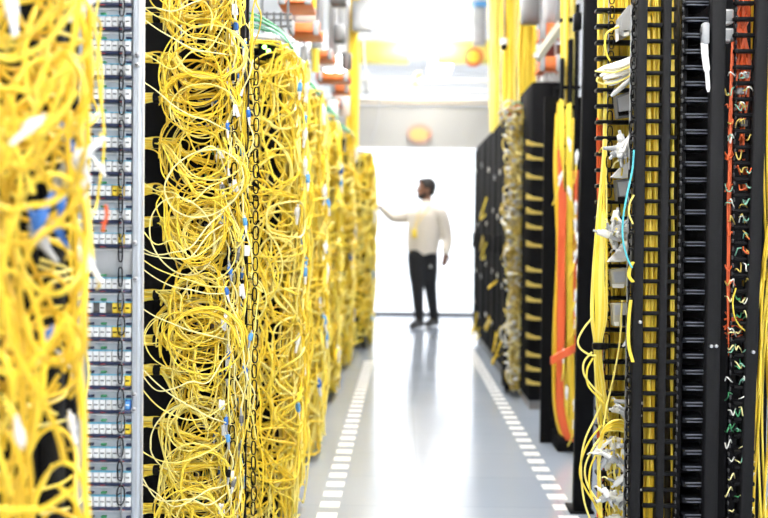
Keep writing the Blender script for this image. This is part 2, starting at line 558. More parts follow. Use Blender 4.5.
RC = 0.0022
fill = MB()
for y0 in TIERS:
    for gi in range(2):
        g = tier_group(y0)
        for k in range(3):
            cord(loop_path(y0, g), RC * R(0.9, 1.15), random.choice(YEL), LA, GA, plug=random.choice([None, None, BLUE, BLUE_L]))
        if gi == 0:
            for k in range(3):
                cord(down_path(y0, g), RC * R(0.9, 1.1), random.choice(YEL), LA, GA, plug=random.choice([None, None, BLUE, WHITE]))
        g['dd'] += 0.05
        for k in range(5):
            fill.tube(smooth(loop_path(y0, g) if k < 3 else down_path(y0, g), 6), RC, 6, k % 3)
for k in range(8):
    cord(coil_path(), RC, random.choice(YEL + [CREAM]), LA, GA)
for k in range(18):
    cord(sweep_path(), RC * 0.9, random.choice([CREAM, YEL[2], CREAM]), 'pale thin cord sweeping right across the loops of the sharp left rack', 'pale cords across the sharp left rack', n=6)
for k in range(10):
    cord(strand_path(), RC, random.choice(YEL + [CREAM]), 'yellow cord hanging along the black ring strips at the sharp left rack edge', 'cords hanging along the black ring strips')
# deep fill behind the loops
for k in range(30):
    y0 = random.choice(TIERS) + R(-12, 12)
    pth = random.choice([loop_path, down_path])(y0, tier_group(y0))
    pth = [Vector(p) + Vector((0.03, 0.115, 0)) for p in pth[3:]]
    fill.tube(smooth(pth, 5), RC, 5, random.choice((0, 1, 1, 2)))
for k in range(38):
    pth = strand_path(212, 256)
    fill.tube(smooth([Vector(p) + Vector((0, 0.10, 0)) for p in pth], 5), RC, 5, random.choice((0, 1, 2)))
tag(build('cable_tangle', fill, YEL), 'dense yellow cord tangle deep inside the sharp left rack behind its loops', 'cables', kind='stuff')

# tied bundles entering from the left
for i, y0 in enumerate(TIERS[1:-1]):
    p0 = A(170, y0, 0.03)
    t = thing('cord_bundle', 'tied yellow cord bundle entering the sharp left rack, %s from the top of the frame' % ORD[i], 'cable bundle', p0, 'tied bundles entering the sharp left rack')
    mb = MB()
    end = R(185, 214); dr = R(-8, 26)
    for k in range(13):
        aa = R(0, 2 * PI); rr = math.sqrt(R(0, 1)) * 0.014
        oy, oz = rr * math.cos(aa), rr * math.sin(aa)
        sp = R(0.4, 2.6)
        pts = [A(108, y0 + 2, 0.10), A(135, y0 + 1, 0.06), A(157, y0, 0.02), A(176, y0 + dr * 0.25, 0.0), A(end - 8, y0 + dr * 0.7 + oz * 300 * sp, -0.02), A(end + R(4, 26), y0 + dr * 1.2 + oz * 600 * sp, R(-0.04, 0.05))]
        sc = [2.0, 1.6, 0.75, 1.2, 1.4, 1.5]
        pts = [q + Vector((0, oy * s, oz * s)) for q, s in zip(pts, sc)]
        mb.tube(smooth(pts, 5), RC * 0.95, 6, random.choice((0, 1, 0, 2)))
    build('cords', mb, YEL, t)
    c = A(157, y0, 0.02)
    build('hook_and_loop_tie', MB().tube([c - Vector((0.011, 0, 0)), c - Vector((0.009, 0, 0)), c + Vector((0.009, 0, 0)), c + Vector((0.011, 0, 0))], [0.013, 0.0155, 0.0155, 0.013], 12), BLACK_P, t)

# white tags and blue plugs along the connector edge
for i in range(44):
    x = R(222, 250); y = 4 + i * 12 + R(-6, 6)
    c = A(x, y, R(-0.10, -0.05))
    if i % 3 == 0:
        t = thing('label_flag', 'small white label flag wrapped on a cord near the black ring strips', 'label', c, 'white label flags near the ring strips')
        q = Matrix.Rotation(R(-0.3, 0.3), 3, 'Y')
        build('flag', MB().box(c + Vector((0, 0, 0)), (0.010, 0.0015, R(0.025, 0.045)), 0.0004, 0, q), WHITE, t)
        build('wrap', MB().cyl(c + Vector((-0.008, 0, 0)), 0.0038, 0.03, 'z', 8), WHITE, t)
    else:
        dr = Vector((R(-0.3, 0.3), R(-0.2, 0.2), random.choice((-1, 1)))).normalized()
        t = thing('fibre_plug', 'loose blue and white fibre plug hanging among cords by the ring strips', 'connector', c, 'loose plugs by the ring strips')
        build('plug', plug_mb(c, dr, 0.85), [random.choice([BLUE, BLUE_L, GREY_D, BLACK_P]), random.choice([WHITE, GREY])], t)
        build('tail', MB().tube(smooth([c - dr * 0.01, c - dr * 0.05 + Vector((0.008, 0, 0)), c - dr * 0.10 + Vector((R(-0.02, 0.02), 0.03, 0))], 5), RC, 6), CREAM, t)


# ------------------------------------------------------------------ left: the row of blurred racks behind
def tangle(face_x, y0, y1, zt, n, r, front_w, bulge, mats, sides=5):
    mb = MB()

    def pt(u, z, o):
        # u < 0: front face (towards the camera); u >= 0: aisle face
        hang = 0.75 + 0.25 * math.sin(PI * min(1, max(0, z / zt)))
        o = o * hang
        if u < 0:
            return (face_x + max(u, -front_w) + o * 0.4, y0 - o, z)
        e = min(1.0, u / 0.08)
        return (face_x + o, y0 - o * (1 - e) + min(u, y1 - y0), z)
    for k in range(n):
        lvl = random.random()
        o = bulge * (0.1 + 0.9 * lvl)
        u0 = R(-front_w, min(y1 - y0, 0.9)) if random.random() < 0.8 else R(0, y1 - y0)
        z0 = R(0.10, zt)
        kind = random.random()
        pts = []
        if kind < 0.6:
            ru, rz = R(0.05, 0.14), R(0.05, 0.17)
            th0 = R(0, 6.28); tn = R(0.8, 1.5) * random.choice((-1, 1)); m = 12
            for i in range(m + 1):
                th = th0 + tn * 2 * PI * i / m
                pts.append(pt(u0 + ru * math.cos(th), max(0.04, min(zt + 0.03, z0 + rz * math.sin(th))), o + 0.012 * math.sin(2.3 * th + k)))
        elif kind < 0.85:
            L = R(0.2, 0.6); ph = R(0, 6)
            for i in range(8):
                t = i / 7
                pts.append(pt(u0 + 0.03 * math.sin(ph + 5 * t), max(0.04, min(zt, z0 + L * (t - 0.5))), o + 0.01 * math.sin(ph + 7 * t)))
        else:
            wd = R(0.15, 0.35); sag = R(0.05, 0.2)
            for i in range(9):
                t = i / 8
                pts.append(pt(u0 + wd * (t - 0.5), max(0.04, z0 - sag * math.sin(PI * t) + R(-0.01, 0.01)), o))
        mb.tube(smooth(pts, 3), r * R(0.85, 1.15), sides, random.choice(range(len(mats))))
    return build('cable_tangle', mb, mats)


LEFT = [('nearest blurred left rack, behind the sharp one', 300, 4.45, 5.0, 1.84, 720, 0.0036, 0.30),
        ('second blurred rack of the left row', 322, 6.0, 6.6, 1.84, 460, 0.0048, 0.30),
        ('third blurred rack of the left row', 338, 8.0, 8.6, 1.90, 340, 0.0062, 0.34),
        ('fourth blurred rack of the left row', 352, 9.8, 10.4, 1.92, 300, 0.0072, 0.36),
        ('farthest left rack, the one the man touches', 372, 11.6, 14.0, 1.88, 520, 0.0085, 0.40)]
for i, (lb, px, y0, y1, zt_, n, r, fw) in enumerate(LEFT):
    bulge = 0.10
    yq = y0 if i < 4 else y0
    fx = Q(px, 300, yq + (0.1 if i < 4 else 0)).x - bulge * 0.85
    t = thing('cable_rack', 'black cable rack draped in yellow, %s' % lb, 'rack', (fx - 0.4, (y0 + y1) / 2, 0), 'cable racks of the left row')
    build('carcass', MB().box((fx - 0.42, (y0 + y1) / 2, zt_ / 2 + 0.02), (0.82, y1 - y0, zt_ - 0.06), 0.006), BLACK, t)
    build('plinth', MB().box((fx - 0.42, (y0 + y1) / 2, 0.03), (0.78, y1 - y0 - 0.04, 0.06), 0.004), GREY_D, t)
    build('top_frame', MB().box((fx - 0.42, (y0 + y1) / 2, zt_ + 0.015), (0.84, y1 - y0 + 0.02, 0.03), 0.004), GREY_D, t)
    for dy in (y0 + 0.02, y1 - 0.02):
        build('corner_post', MB().box((fx + 0.005, dy, zt_ / 2), (0.02, 0.04, zt_), 0.003), BLACK, t)
    tg = tangle(fx, y0, y1, zt_ - 0.02, n, r, fw, bulge, YEL)
    tag(tg, 'yellow cord tangle covering the %s' % lb, 'cables', kind='stuff')
    for k in range([14, 10, 6, 4, 4][i]):
        c = Vector((fx + bulge * R(0.75, 1.05), y0 + R(-0.05, min(0.35, y1 - y0)), R(0.2, zt_ - 0.1)))
        sc = [1.3, 1.8, 2.0, 2.2, 2.4][i]
        ck = build('connector', plug_mb(c, Vector((R(-.2, .2), R(-.2, .2), 1)).normalized(), sc), [random.choice([BLUE, BLUE_L, WHITE]), WHITE], tg)
    # pale green cables and white plugs lying on the rack top
    if i < 4:
        base = Vector((fx - 0.02, y0 + 0.1, zt_ + 0.03))
        t2 = thing('green_cable_coil', 'pale green cables on top of the %s' % lb, 'cable bundle', base, 'green cables on the rack tops')
        mb = MB()
        for k in range(6):
            s = 1 + i * 0.15
            z = base.z + 0.012 + 0.012 * k * s
            pts = [base + Vector((-0.30 * s, R(-0.05, 0.05), 0.02 * k)), base + Vector((-0.16 * s, R(-0.06, 0.06), 0.04 + 0.015 * k)), base + Vector((-0.06 * s, R(-0.06, 0.06), 0.04 + 0.012 * k)), base + Vector((0.03 * s, R(-0.08, 0.04), 0.015 + 0.006 * k)), base + Vector((0.075 * s, R(-0.09, 0.02), -0.03))]
            mb.tube(smooth(pts, 5), 0.0042 * s, 6, k % 2)
        build('green_cables', mb, [GREEN_P, GREEN], t2)
        for k in range(3):
            c = base + Vector((R(-0.1, 0.08), R(-0.1, 0), R(0.0, 0.03)))
            build('white_plug', plug_mb(c, Vector((1, R(-.5, .5), R(-.5, .1))).normalized(), 1.8), [WHITE, WHITE], t2)
    if i == 0:
        for k, (gx, gy) in enumerate(((264.5, 47), (268.5, 51))):
            c = Q(gx, gy, y0 - 0.06)
            build('status_light', MB().ball(c, 0.0085, 10, 6), LEDG, t)
        build('status_light_housing', MB().rect(258, 40, 276, 58, y0 - 0.055, 0.06, 0.004), BLACK, t)

# ------------------------------------------------------------------ left foreground: blurred yellow curtain
DF = 1.55
LFL = 'out-of-focus yellow cord of the tangle at the very left front edge'
GFL = 'foreground left yellow cords'
fr = thing('cable_rack', 'dark foreground cable rack behind blurred yellow cords at the far left', 'rack', (Q(20, 259, 2.05).x, 2.05, 0))
build('back_panel', MB().box((Q(20, 259, 2.1).x, 2.1, 1.05), (0.20, 0.02, 2.1)), BLACK_B, fr)
build('front_post', MB().box((Q(54, 259, 2.05).x, 2.05, 1.05), (0.03, 0.05, 2.1), 0.003), POST, fr)
build('side_post', MB().box((Q(30, 259, 2.0).x, 2.0, 1.05), (0.02, 0.04, 2.1), 0.003), BLACK, fr)


def front_path(xa, xb, d0):
    while True:
        p = front_path_any(xa, xb, d0)
        m_ = sum(1 for q in p if 0.034 < -(q.x / q.y) - 0.25 < 0.052 and q.z < 1.28)
        if m_ == 0 or random.random() < 0.4 / m_:
            return p


def front_path_any(xa, xb, d0):
    kind = random.random()
    pts = []
    if kind < 0.45:
        cx, cy = R(xa, xb - 20), R(-40, 560); rx, ry = R(25, 60), R(35, 100)
        th0 = R(0, 6.28); tn = R(0.7, 1.3)
        for i in range(12):
            th = th0 + tn * 2 * PI * i / 11
            pts.append(Q(min(xb, cx + rx * math.cos(th)), cy + ry * math.sin(th), d0 + 0.03 * math.sin(th * 2 + cx)))
    elif kind < 0.8:
        x = R(xa, xb); y = R(-120, 400); L = R(150, 330); sl = R(-70, 70); ph = R(0, 6)
        for i in range(9):
            t = i / 8
            pts.append(Q(min(xb, x + sl * (t - 0.5) + 10 * math.sin(ph + 5 * t)), y + L * t, d0 + 0.02 * math.sin(ph + 4 * t)))
    else:
        y = R(-20, 500); sag = R(30, 90); x1 = R(50, xb)
        for i in range(9):
            t = i / 8
            pts.append(Q(-60 + (x1 + 60) * t, y + sag * math.sin(PI * t * 0.9) + R(-4, 4), d0 + 0.05 * (t - 0.5)))
    return pts


for k in range(38):
    cord(front_path(-40, R(84, 106), R(1.55, 1.75)), 0.0042, random.choice([YEL[1], YEL[0], GOLD]), LFL, GFL, n=5)
fl = MB()
for k in range(95):
    fl.tube(smooth(front_path(-60, R(70, 94), R(1.78, 1.95)), 4), 0.0042, 5, random.choice((0, 1, 2, 2)))
tag(build('cable_tangle', fl, [YEL[0], YEL[1], GOLD]), 'dense blurred yellow cord mass at the far left behind the front cords', 'cables', kind='stuff')
# hanging loops between the foreground and the panel
for k in range(17):
    d0 = R(2.0, 2.35)
    x = R(70, 99) if k % 2 else R(80, 106); y = R(-60, 440); L = R(90, 220); ph = R(0, 6); bul = R(-14, 8)
    if y + L / 2 > 230: x -= 12
    pts = [Q(x + bul * math.sin(PI * i / 8) + 3 * math.sin(ph + i), y + L * i / 8, d0) for i in range(9)]
    pts = [Q(x - 45, y - 25, 1.85), Q(x - 12, y - 14, d0 - 0.1)] + pts + [Q(x - 12, y + L + 12, d0 - 0.1), Q(x - 45, y + L + 20, 1.85)]
    cord(pts, 0.0028, random.choice(YEL), 'soft yellow cord hanging just left of the pale grey panel', 'cords hanging left of the pale panel', n=5)
for i, (x, y, c_, s, d0) in enumerate([(44, 213, BLUE, 2.0, 1.7), (36, 222, BLUE, 1.6, 1.75), (62, 204, BLUE, 1.3, 1.75), (68, 140, BLUE, 1.4, 1.8), (47, 338, BLUE, 1.4, 1.75), (44, 245, GREY, 2.0, 1.75), (58, 232, BLUE, 1.3, 1.8),
                                   (88, 152, WHITE, 2.2, 1.9), (83, 166, WHITE, 1.6, 1.9), (84, 184, WHITE, 1.8, 1.95), (84, 208, WHITE, 1.5, 1.95), (100, 168, WHITE, 1.3, 2.1), (70, 182, GREY, 2.4, 1.8), (30, 128, WHITE, 1.5, 1.5), (84, 6, WHITE, 2.0, 1.9),
                                   (90, 266, WHITE, 2.0, 2.0), (68, 362, WHITE, 1.6, 1.9), (76, 378, WHITE, 1.4, 1.9), (20, 436, WHITE, 1.3, 1.5), (72, 425, WHITE, 1.5, 1.9), (60, 178, GREY, 1.8, 1.8), (12, 12, WHITE, 1.8, 1.5)]):
    c = Q(x, y, d0)
    dr = Vector((R(-.6, .6), R(-.3, .3), random.choice((-1, 1)) * R(0.4, 1))).normalized()
    cn = {BLUE: 'blue', WHITE: 'white', GREY: 'grey'}[c_]
    t = thing('fibre_plug', 'blurred %s plug among the foreground yellow cords at the left edge' % cn, 'connector', c, 'blurred %s plugs in the left foreground' % cn)
    build('plug', plug_mb(c - dr * 0.02, dr, s * 0.62), [c_, c_ if c_ is not WHITE else WHITE], t)
    build('tail', MB().tube(smooth([c - dr * 0.025, c - dr * 0.04 + Vector((-0.01, 0.01, 0)), c - dr * 0.05 + Vector((-0.03, 0.05, 0))], 5), 0.003, 6), YEL[0], t)
for (x, y0, y1) in ((88, 6, 26), (105, 205, 232)):
    pts = [Q(x + 2 * math.sin(i), y0 + (y1 - y0) * i / 5, 1.95) for i in range(6)]
    cord(pts, 0.003, ORANGE, 'short orange cord among yellow cords beside the pale grey panel', 'orange cords beside the pale panel', n=5)

# ------------------------------------------------------------------ right: sharp open frame facing the camera
DR = 3.33
SR = F / DR
RQ = lambda px, py, dd=0.0: Q(px, py, DR + dd)
U = 16.05 / SR
fx0 = RQ(640, 259).x
rf = thing('open_rack', 'black open rack with cable fingers at the right front', 'rack', (RQ(700, 259).x, DR + 0.2, 0))


def post(x0, x1, dep, lean=0.0, m=POST, dd=0.0, zt=2.15, name='post'):
    xa, xb = RQ(x0, 259, dd).x, RQ(x1, 259, dd).x
    mb = MB().box(((xa + xb) / 2, DR + dd + dep / 2, zt / 2), (xb - xa, dep, zt), 0.0025)
    if lean:
        for v in mb.v: v[:, 0] += lean * (v[:, 2] - CAM_Z)
    return build(name, mb, m, rf)


post(634.5, 644, 0.05)
post(660.5, 668, 0.05)
p3 = post(708.5, 722, 0.045)
p4 = post(750, 761.5, 0.045, lean=0.016)
for (x, y, par, dd) in ((716, 346, p3, -0.002), (711, 346, p3, -0.002), (753, 352, p4, -0.002), (640, 322, p3, -0.002)):
    c = RQ(x, y, dd)
    build('bolt', MB().cyl(c, 0.005, 0.014, 'y', 10), STEEL, par)
build('rear_wall', MB().box(((fx0 + RQ(790, 259).x) / 2 + 0.02, DR + 0.42, 1.07), (RQ(790, 259).x - fx0 + 0.1, 0.02, 2.14)), BLACK, rf)
build('base_beam', MB().box(((fx0 + RQ(770, 259).x) / 2, DR + 0.2, 0.04), (RQ(770, 259).x - fx0, 0.4, 0.08), 0.004), BLACK, rf)

ys = [18.5 + 16.05 * k for k in range(-1, 32)]
for k, y in enumerate(ys):
    # finger across the yellow column
    mb = MB().rect(643, y + 4.2, 677, y + 8.2, DR + 0.012, 0.016, 0.002)
    build('cable_finger', mb, BLACK_P, rf)
    # left fingers across the module column
    build('cable_finger', MB().rect(597, y + 5.2, 634, y + 8.6, DR + 0.30, 0.05, 0.002), BLACK_P, rf)
    # channel fin between the second and third posts
    f_ = build('channel_fin', MB().rect(683, y - 1.6, 709, y + 3.4, DR + 0.035, 0.13, 0.0015), FIN, rf)
    mb = MB().rect(685.5, y - 1.4, 709, y - 0.3, DR + 0.031, 0.006, 0.0005)
    mb.rect(687.0, y + 1.9, 709, y + 2.9, DR + 0.031, 0.006, 0.0005)
    build('fin_lip', mb, LIP, f_)
    build('cable_finger', MB().rect(734, y - 1.8, 755, y + 2.2, DR + 0.02, 0.02, 0.002), BLACK_P, rf)
build('channel_back', MB().rect(668, -30, 708, 560, DR + 0.17, 0.02), BLACK_B, rf)
build('divider', MB().rect(676, -30, 684, 560, DR + 0.05, 0.12, 0.002), BLACK_P, rf)


TIPM = mat('worn finger tips', (0.06, 0.06, 0.065), 0.5)


def bead_strip(px, dd, w_, m=BLACK_P, tip=TIPM):
    a_, b_ = RQ(px, -12, dd), RQ(px, 532, dd)
    st = build('finger_strip', MB().box(((a_.x + b_.x) / 2, DR + dd + 0.02, (a_.z + b_.z) / 2), (w_ / SR * 0.5, 0.02, a_.z - b_.z), 0.001), m, rf)
    mb = MB()
    n = 66
    for k in range(n):
        z = a_.z + (b_.z - a_.z) * (k + 0.5) / n
        mb.box(((a_.x + b_.x) / 2 + (0.001 if k % 2 else -0.001), DR + dd + 0.006, z), (w_ / SR * 0.45, 0.012, U * 0.26), 0.0012)
    build('finger_tips', mb, tip, st)
    return st


bead_strip(679.5, 0.02, 4)
bead_strip(630.5, 0.05, 3, BLACK_P, GREY_D)
bead_strip(733, 0.02, 3)
ring_strip(rf, 631, DR + 0.02, -10, 530, U, 0.007, 0.019, 0.002, stem=0)
ring_strip(rf, 608, DR + 0.28, -10, 530, U, 0.007, 0.019, 0.002, stem=0)

# yellow column behind the fingers
LY = 'yellow cord in the straight column behind black fingers of the right rack'
for k in range(17):
    x0 = R(646.5, 659.5)
    pts = [RQ(x0 + R(-1.2, 1.2) + 1.8 * math.sin(i * 0.6 + k) * (1 if i > 6 else 0.3), -30 + 600 * i / 16, R(0.034, 0.05) + 0.012 * (k % 3)) for i in range(17)]
    cord(pts, 0.0032, random.choice([YEL[0], YEL[1], YEL[1]]), LY, 'yellow column cords of the right rack', n=4)
for k in range(5):
    pts = [RQ(672 + R(-1.2, 1.6), -30 + 600 * i / 16, 0.05 + 0.01 * (k % 3)) for i in range(17)]
    cord(pts, 0.0032, random.choice([YEL[0], YEL[1]]), 'yellow cord running beside the thin second post of the right rack', 'cords beside the thin post of the right rack', n=4)
back = MB()
for k in range(80):
    x0 = R(645, 663)
    pts = [RQ(x0 + R(-1.5, 1.5), -40 + 620 * i / 12, R(0.07, 0.10)) for i in range(13)]
    back.tube(smooth(pts, 3), 0.0034, 5, random.choice((0, 1, 1)))
for k in range(34):
    x0 = R(606, 632)
    pts = [RQ(x0 + R(-2.5, 2.5), -40 + 620 * i / 12, R(0.37, 0.40)) for i in range(13)]
    back.tube(smooth(pts, 3), 0.0036, 5, random.choice((0, 1, 1)))
for k in range(16):
    x0 = R(598, 604.5)
    back.tube(smooth([RQ(x0 + R(-0.6, 0.6), -40 + 165 * i / 6, R(0.37, 0.40)) for i in range(7)], 3), 0.0036, 5, random.choice((0, 1)))
tag(build('cable_tangle', back, YEL), 'packed yellow cords deep in the right open rack behind its fingers', 'cables', kind='stuff')
pts = [RQ(x, y, 0.07) for x, y in ((650, -10), (651, 15), (651.5, 30), (649, 45), (647.5, 60), (646.5, 80))]
cord(pts, 0.0018, TEAL, 'aqua cord lying on the yellow column behind the right rack fingers', None)
# orange cords in the right bay
for k in range(18):
    x0 = R(737, 748); L = random.choice([70, 78, 110, 160])
    pts = [RQ(x0 + R(-2, 2) + 3 * math.sin(i + k), -20 + (L + 20) * i / 9, R(0.05, 0.08)) for i in range(10)]
    cord(pts, 0.0038, ORANGE, 'orange cord in the upper right bay between the last two posts', 'orange cords in the upper right bay', n=4)
for k in range(5):
    pts = [RQ(752 + k * 0.9, -20 + 80 * i / 5, 0.07) for i in range(6)]
    cord(pts, 0.0034, YEL[1], 'yellow cord at top of the bay beside the orange cords', 'yellow cords at top of the right bay', n=4)
for k in range(4):
    x = 727.5 + k * 0.9
    pts = [RQ(x + 4 * (1 - i / 11) ** 3 + R(-0.5, 0.5), 42 + (290 + 12 * k) * i / 11, 0.03 + 0.004 * k) for i in range(12)]
    cord(pts, 0.0022, ORANGE, 'long thin orange cord running down beside the wide third post', 'thin orange cords beside the wide post', n=4)
for k in range(9):
    y = 322 + R(-8, 14)
    pts = [RQ(724 + R(0, 3), y + R(-8, 8), 0.04), RQ(733, y + R(-4, 5), 0.06), RQ(742, y + R(-6, 6), 0.07), RQ(750, y + R(-6, 8), 0.08)]
    cord(pts, 0.0025, ORANGE, 'short orange cord crossing the right bay at mid height', 'orange cords crossing the right bay', n=5)
pts = [RQ(x, y, 0.02) for x, y in ((736, 288), (733, 300), (734, 314), (739, 325), (748, 333))]
cord(pts, 0.0022, YEL[0], 'single yellow cord curving in the right bay above white wires', None)
# white and green wire ends in the lower bay, one bunch per bay space
for k, y in enumerate(ys):
    if y < 60: continue
    yc = y + 8.2
    c = RQ(742, yc, 0.08)
    t = thing('wire_end', 'small bunch of wire ends in the right bay, %s' % ('%s finger gap from the top' % ORD[k] if k < 18 else '%s finger gap from the bottom' % ORD[max(0, 32 - k)]), 'wire', c, 'wire ends in the right bay')
    for q in range(4):
        mb = MB()
        x0 = random.choice([725, 728, 735, 739, 743, 746])
        pts = [RQ(x0, yc + R(-5, 5), 0.03), RQ(x0 + R(1, 3), yc + R(-5, 5), 0.008), RQ(x0 + R(3, 6), yc + R(-5, 5), 0.010), RQ(x0 + R(5, 9), yc + R(-5, 5), 0.04)]
        mb.tube(smooth(pts, 5), 0.0019, 6)
        build('wire', mb, random.choice([WHITE_W, WHITE_W, CREAM, GREEN_P, CREAM, GREEN] if y > 280 else [WHITE_W, ORANGE, GREEN_P, BUFF]), t)
    x0 = R(737, 748)
    build('terminal_block', MB().rect(x0, yc - 3.2, x0 + R(5, 9), yc + 3.2, DR + 0.05, 0.03, 0.0015), random.choice([BUFF, ORANGE, GREY, BLACK, GREY_D]) if y < 300 else BLACK, t)
for (y0, y1) in ((9, 23), (28, 41)):
    tt = thing('junction_box', 'light grey box in the right bay beside orange cords, %s' % ('uppermost' if y0 < 20 else 'second from top'), 'box', RQ(728, y1, 0.05))
    build('housing', MB().rect(724, y0, 734, y1, DR + 0.05, 0.05, 0.003), WHITE, tt)
    build('cover', MB().rect(725.5, y0 + 2, 732.5, y1 - 2, DR + 0.047, 0.004, 0.001), GREY, tt)
# yellow cords outside the last post
for k in range(8):
    x0 = R(760, 776)
    pts = [RQ(x0 + 3 * math.sin(i * 0.8 + k) - i * 0.5 + 26 * max(0, 1 - i / 4) ** 2, 170 + 400 * i / 10, R(0.10, 0.16)) for i in range(11)]
    cord(pts, 0.0034, random.choice([YEL[0], YEL[1], YEL[1]]), 'yellow cord at the right picture edge outside the last black post', 'yellow cords outside the last post', n=4)
for k in range(4):
    x0 = R(762, 778)
    pts = [RQ(x0 + 1.5 * math.sin(i * 0.8 + k), -20 + 300 * i / 8, R(0.16, 0.2)) for i in range(9)]
    cord(pts, 0.0034, YEL[1], 'yellow cord at the right picture edge outside the last black post', 'yellow cords outside the last post', n=4)

# grey plug body with white tail beside the third post
t = thing('hanging_adapter', 'grey adapter with a white strip hanging left of the wide third post', 'connector', RQ(705, 90, 0))
mb = MB().rect(703, 22, 710, 44, DR - 0.002, 0.03, 0.004)
build('housing', mb, GREY, t)
build('cap', MB().rect(701.5, 26, 705, 34, DR + 0.004, 0.02, 0.003), GREY_D, t)
mb = MB()
mb.tube(smooth([RQ(704.5, 43, 0.005), RQ(705, 55, 0.0), RQ(707, 72, 0.0), RQ(708.5, 92, 0.004)], 6), [0.010] * 6 + [0.0095] * 6 + [0.006] * 6 + [0.003], 8, 0, (0.35, 1.0), up=(0, 1, 0))
build('strip', mb, WHITE, t)

# ------------------------------------------------------------------ right: column of modules between the big black post and the frame
DM = DR + 0.22
MQ = lambda px, py, dd=0.0: Q(px, py, DM + dd)


def slab(pts, d, dep, bev=0):
    """a solid with this outline (photo pixels on the plane y = d) and depth"""
    mb = MB()
    n = len(pts)
    fr_ = [tuple(Q(x, y, d)) for x, y in pts]
    bk = [(p[0], p[1] + dep, p[2]) for p in fr_]
    f = [tuple(range(n)), tuple(range(2 * n - 1, n - 1, -1))]
    for i in range(n):
        j = (i + 1) % n
        f.append((j, i, i + n, j + n))
    return mb.add(fr_ + bk, f)


def module(label, outline, m, d, dep, extras):
    c = Q(sum(p[0] for p in outline) / len(outline), max(p[1] for p in outline), d)
    t = thing('cable_module', label, 'module', c)
    build('housing', slab(outline, d, dep), m, t, sm=False)
    for nm, o2, m2 in extras:
        build(nm, slab(o2, d - 0.004, 0.006), m2, t, sm=False)
    return t


module('grey angled module at top beside the big black post', [(619, 18), (629, 5), (633, 6), (633, 33), (624, 37), (618, 33)], GREY, DM, 0.05,
       [('cover', [(622, 19), (629, 9), (631.5, 10), (631.5, 30), (624, 33), (621, 30)], GREY), ('white_clip', [(615, 26), (618.5, 24), (619, 40), (616, 42)], WHITE), ('latch', [(624, 30), (629, 30), (629, 35), (624, 36)], WHITE_W)])
module('grey module just below the white cable hank', [(616, 96), (631, 91), (633, 116), (618, 118)], GREY_D, DM, 0.05,
       [('cover', [(618, 98), (629, 94), (631, 113), (620, 115)], GREY), ('latch', [(618, 112), (631, 110), (631, 114), (619, 116)], BLACK_P)])
module('white wedge module above a grey box, at middle height', [(612, 177), (624, 165), (632, 161), (633, 176), (622, 178)], WHITE, DM, 0.04,
       [('edge', [(613, 177), (622, 174), (632, 174), (632, 177), (622, 178.5)], WHITE_W)])
module('grey box hanging below the white wedge module', [(616, 180), (631, 178), (631, 200), (618, 201)], GREY_D, DM + 0.01, 0.05,
       [('cover', [(618, 182), (629, 181), (629, 195), (620, 196)], GREY), ('clip', [(618, 197), (628, 197), (628, 202), (618, 202)], BLACK_P)])
module('white pointed wedge below the crumpled white plugs', [(608, 262), (622, 248), (632, 245), (633, 260), (620, 262)], WHITE, DM - 0.01, 0.04,
       [('edge', [(609, 261), (620, 258), (632, 257.5), (632, 260), (620, 262)], WHITE_W)])
module('beige grey module under the pointed white wedge', [(611, 270), (627, 268), (628, 286), (613, 287)], BEIGE, DM + 0.01, 0.05,
       [('cover', [(613, 272), (625, 271), (625, 282), (615, 283)], GREY), ('clip', [(612, 284), (624, 284), (624, 288), (613, 288)], WHITE_W)])
module('beige square module with dark lower corner near the yellow skein', [(613, 304), (627, 303), (628, 327), (614, 326)], BEIGE, DM, 0.05,
       [('cover', [(614.5, 305.5), (625, 305), (625, 315), (615, 315)], GREY), ('dark_corner', [(622, 315), (627, 315), (627, 326), (623, 326)], BLACK), ('clip', [(614, 322), (619, 322), (619, 326), (615, 326)], WHITE_W)])
module('small white tag hanging beside the beige square module', [(622, 346), (626, 340), (628, 341), (627, 345), (623, 347)], WHITE, DM - 0.03, 0.006, [('clip', [(625, 340), (628, 339), (628, 342), (626, 342)], WHITE_W)])


def plug_heap(label, x0, x1, y0, y1, n, dd, grp):
    c = MQ((x0 + x1) / 2, y1, dd)
    for k in range(n):
        p = MQ(R(x0, x1), R(y0, y1), dd + R(-0.03, 0.03))
        dr = Vector((R(-1, 1), R(-0.4, 0.4), R(-1, 0.6))).normalized()
        t = thing('white_plug', label, 'connector', p, grp)
        build('plug', plug_mb(p - dr * 0.02, dr, R(1.1, 1.6)), [random.choice([WHITE, WHITE, WHITE_W, GREY]), random.choice([WHITE, GREY])], t)
        build('tail', MB().tube(smooth([p - dr * 0.03, p - dr * 0.045 + Vector((0.003, 0.01, 0)), p - dr * 0.05 + Vector((0.006, 0.04, -0.01))], 5), 0.0026, 6), random.choice([YEL[0], CREAM, WHITE_W]), t)


plug_heap('white and grey plug in the heap above the white wedge module', 613, 629, 141, 158, 8, -0.01, 'plugs above the white wedge')
plug_heap('white plug in the crumpled heap above the pointed white wedge', 606, 630, 222, 246, 13, -0.02, 'plugs above the pointed wedge')
plug_heap('white plug in the cascade at the bottom beside the yellow loops', 602, 627, 440, 520, 26, -0.03, 'plugs in the bottom cascade')
plug_heap('small pale plug below the small white tag', 616, 630, 400, 412, 4, 0.0, 'pale plugs under the white tag')
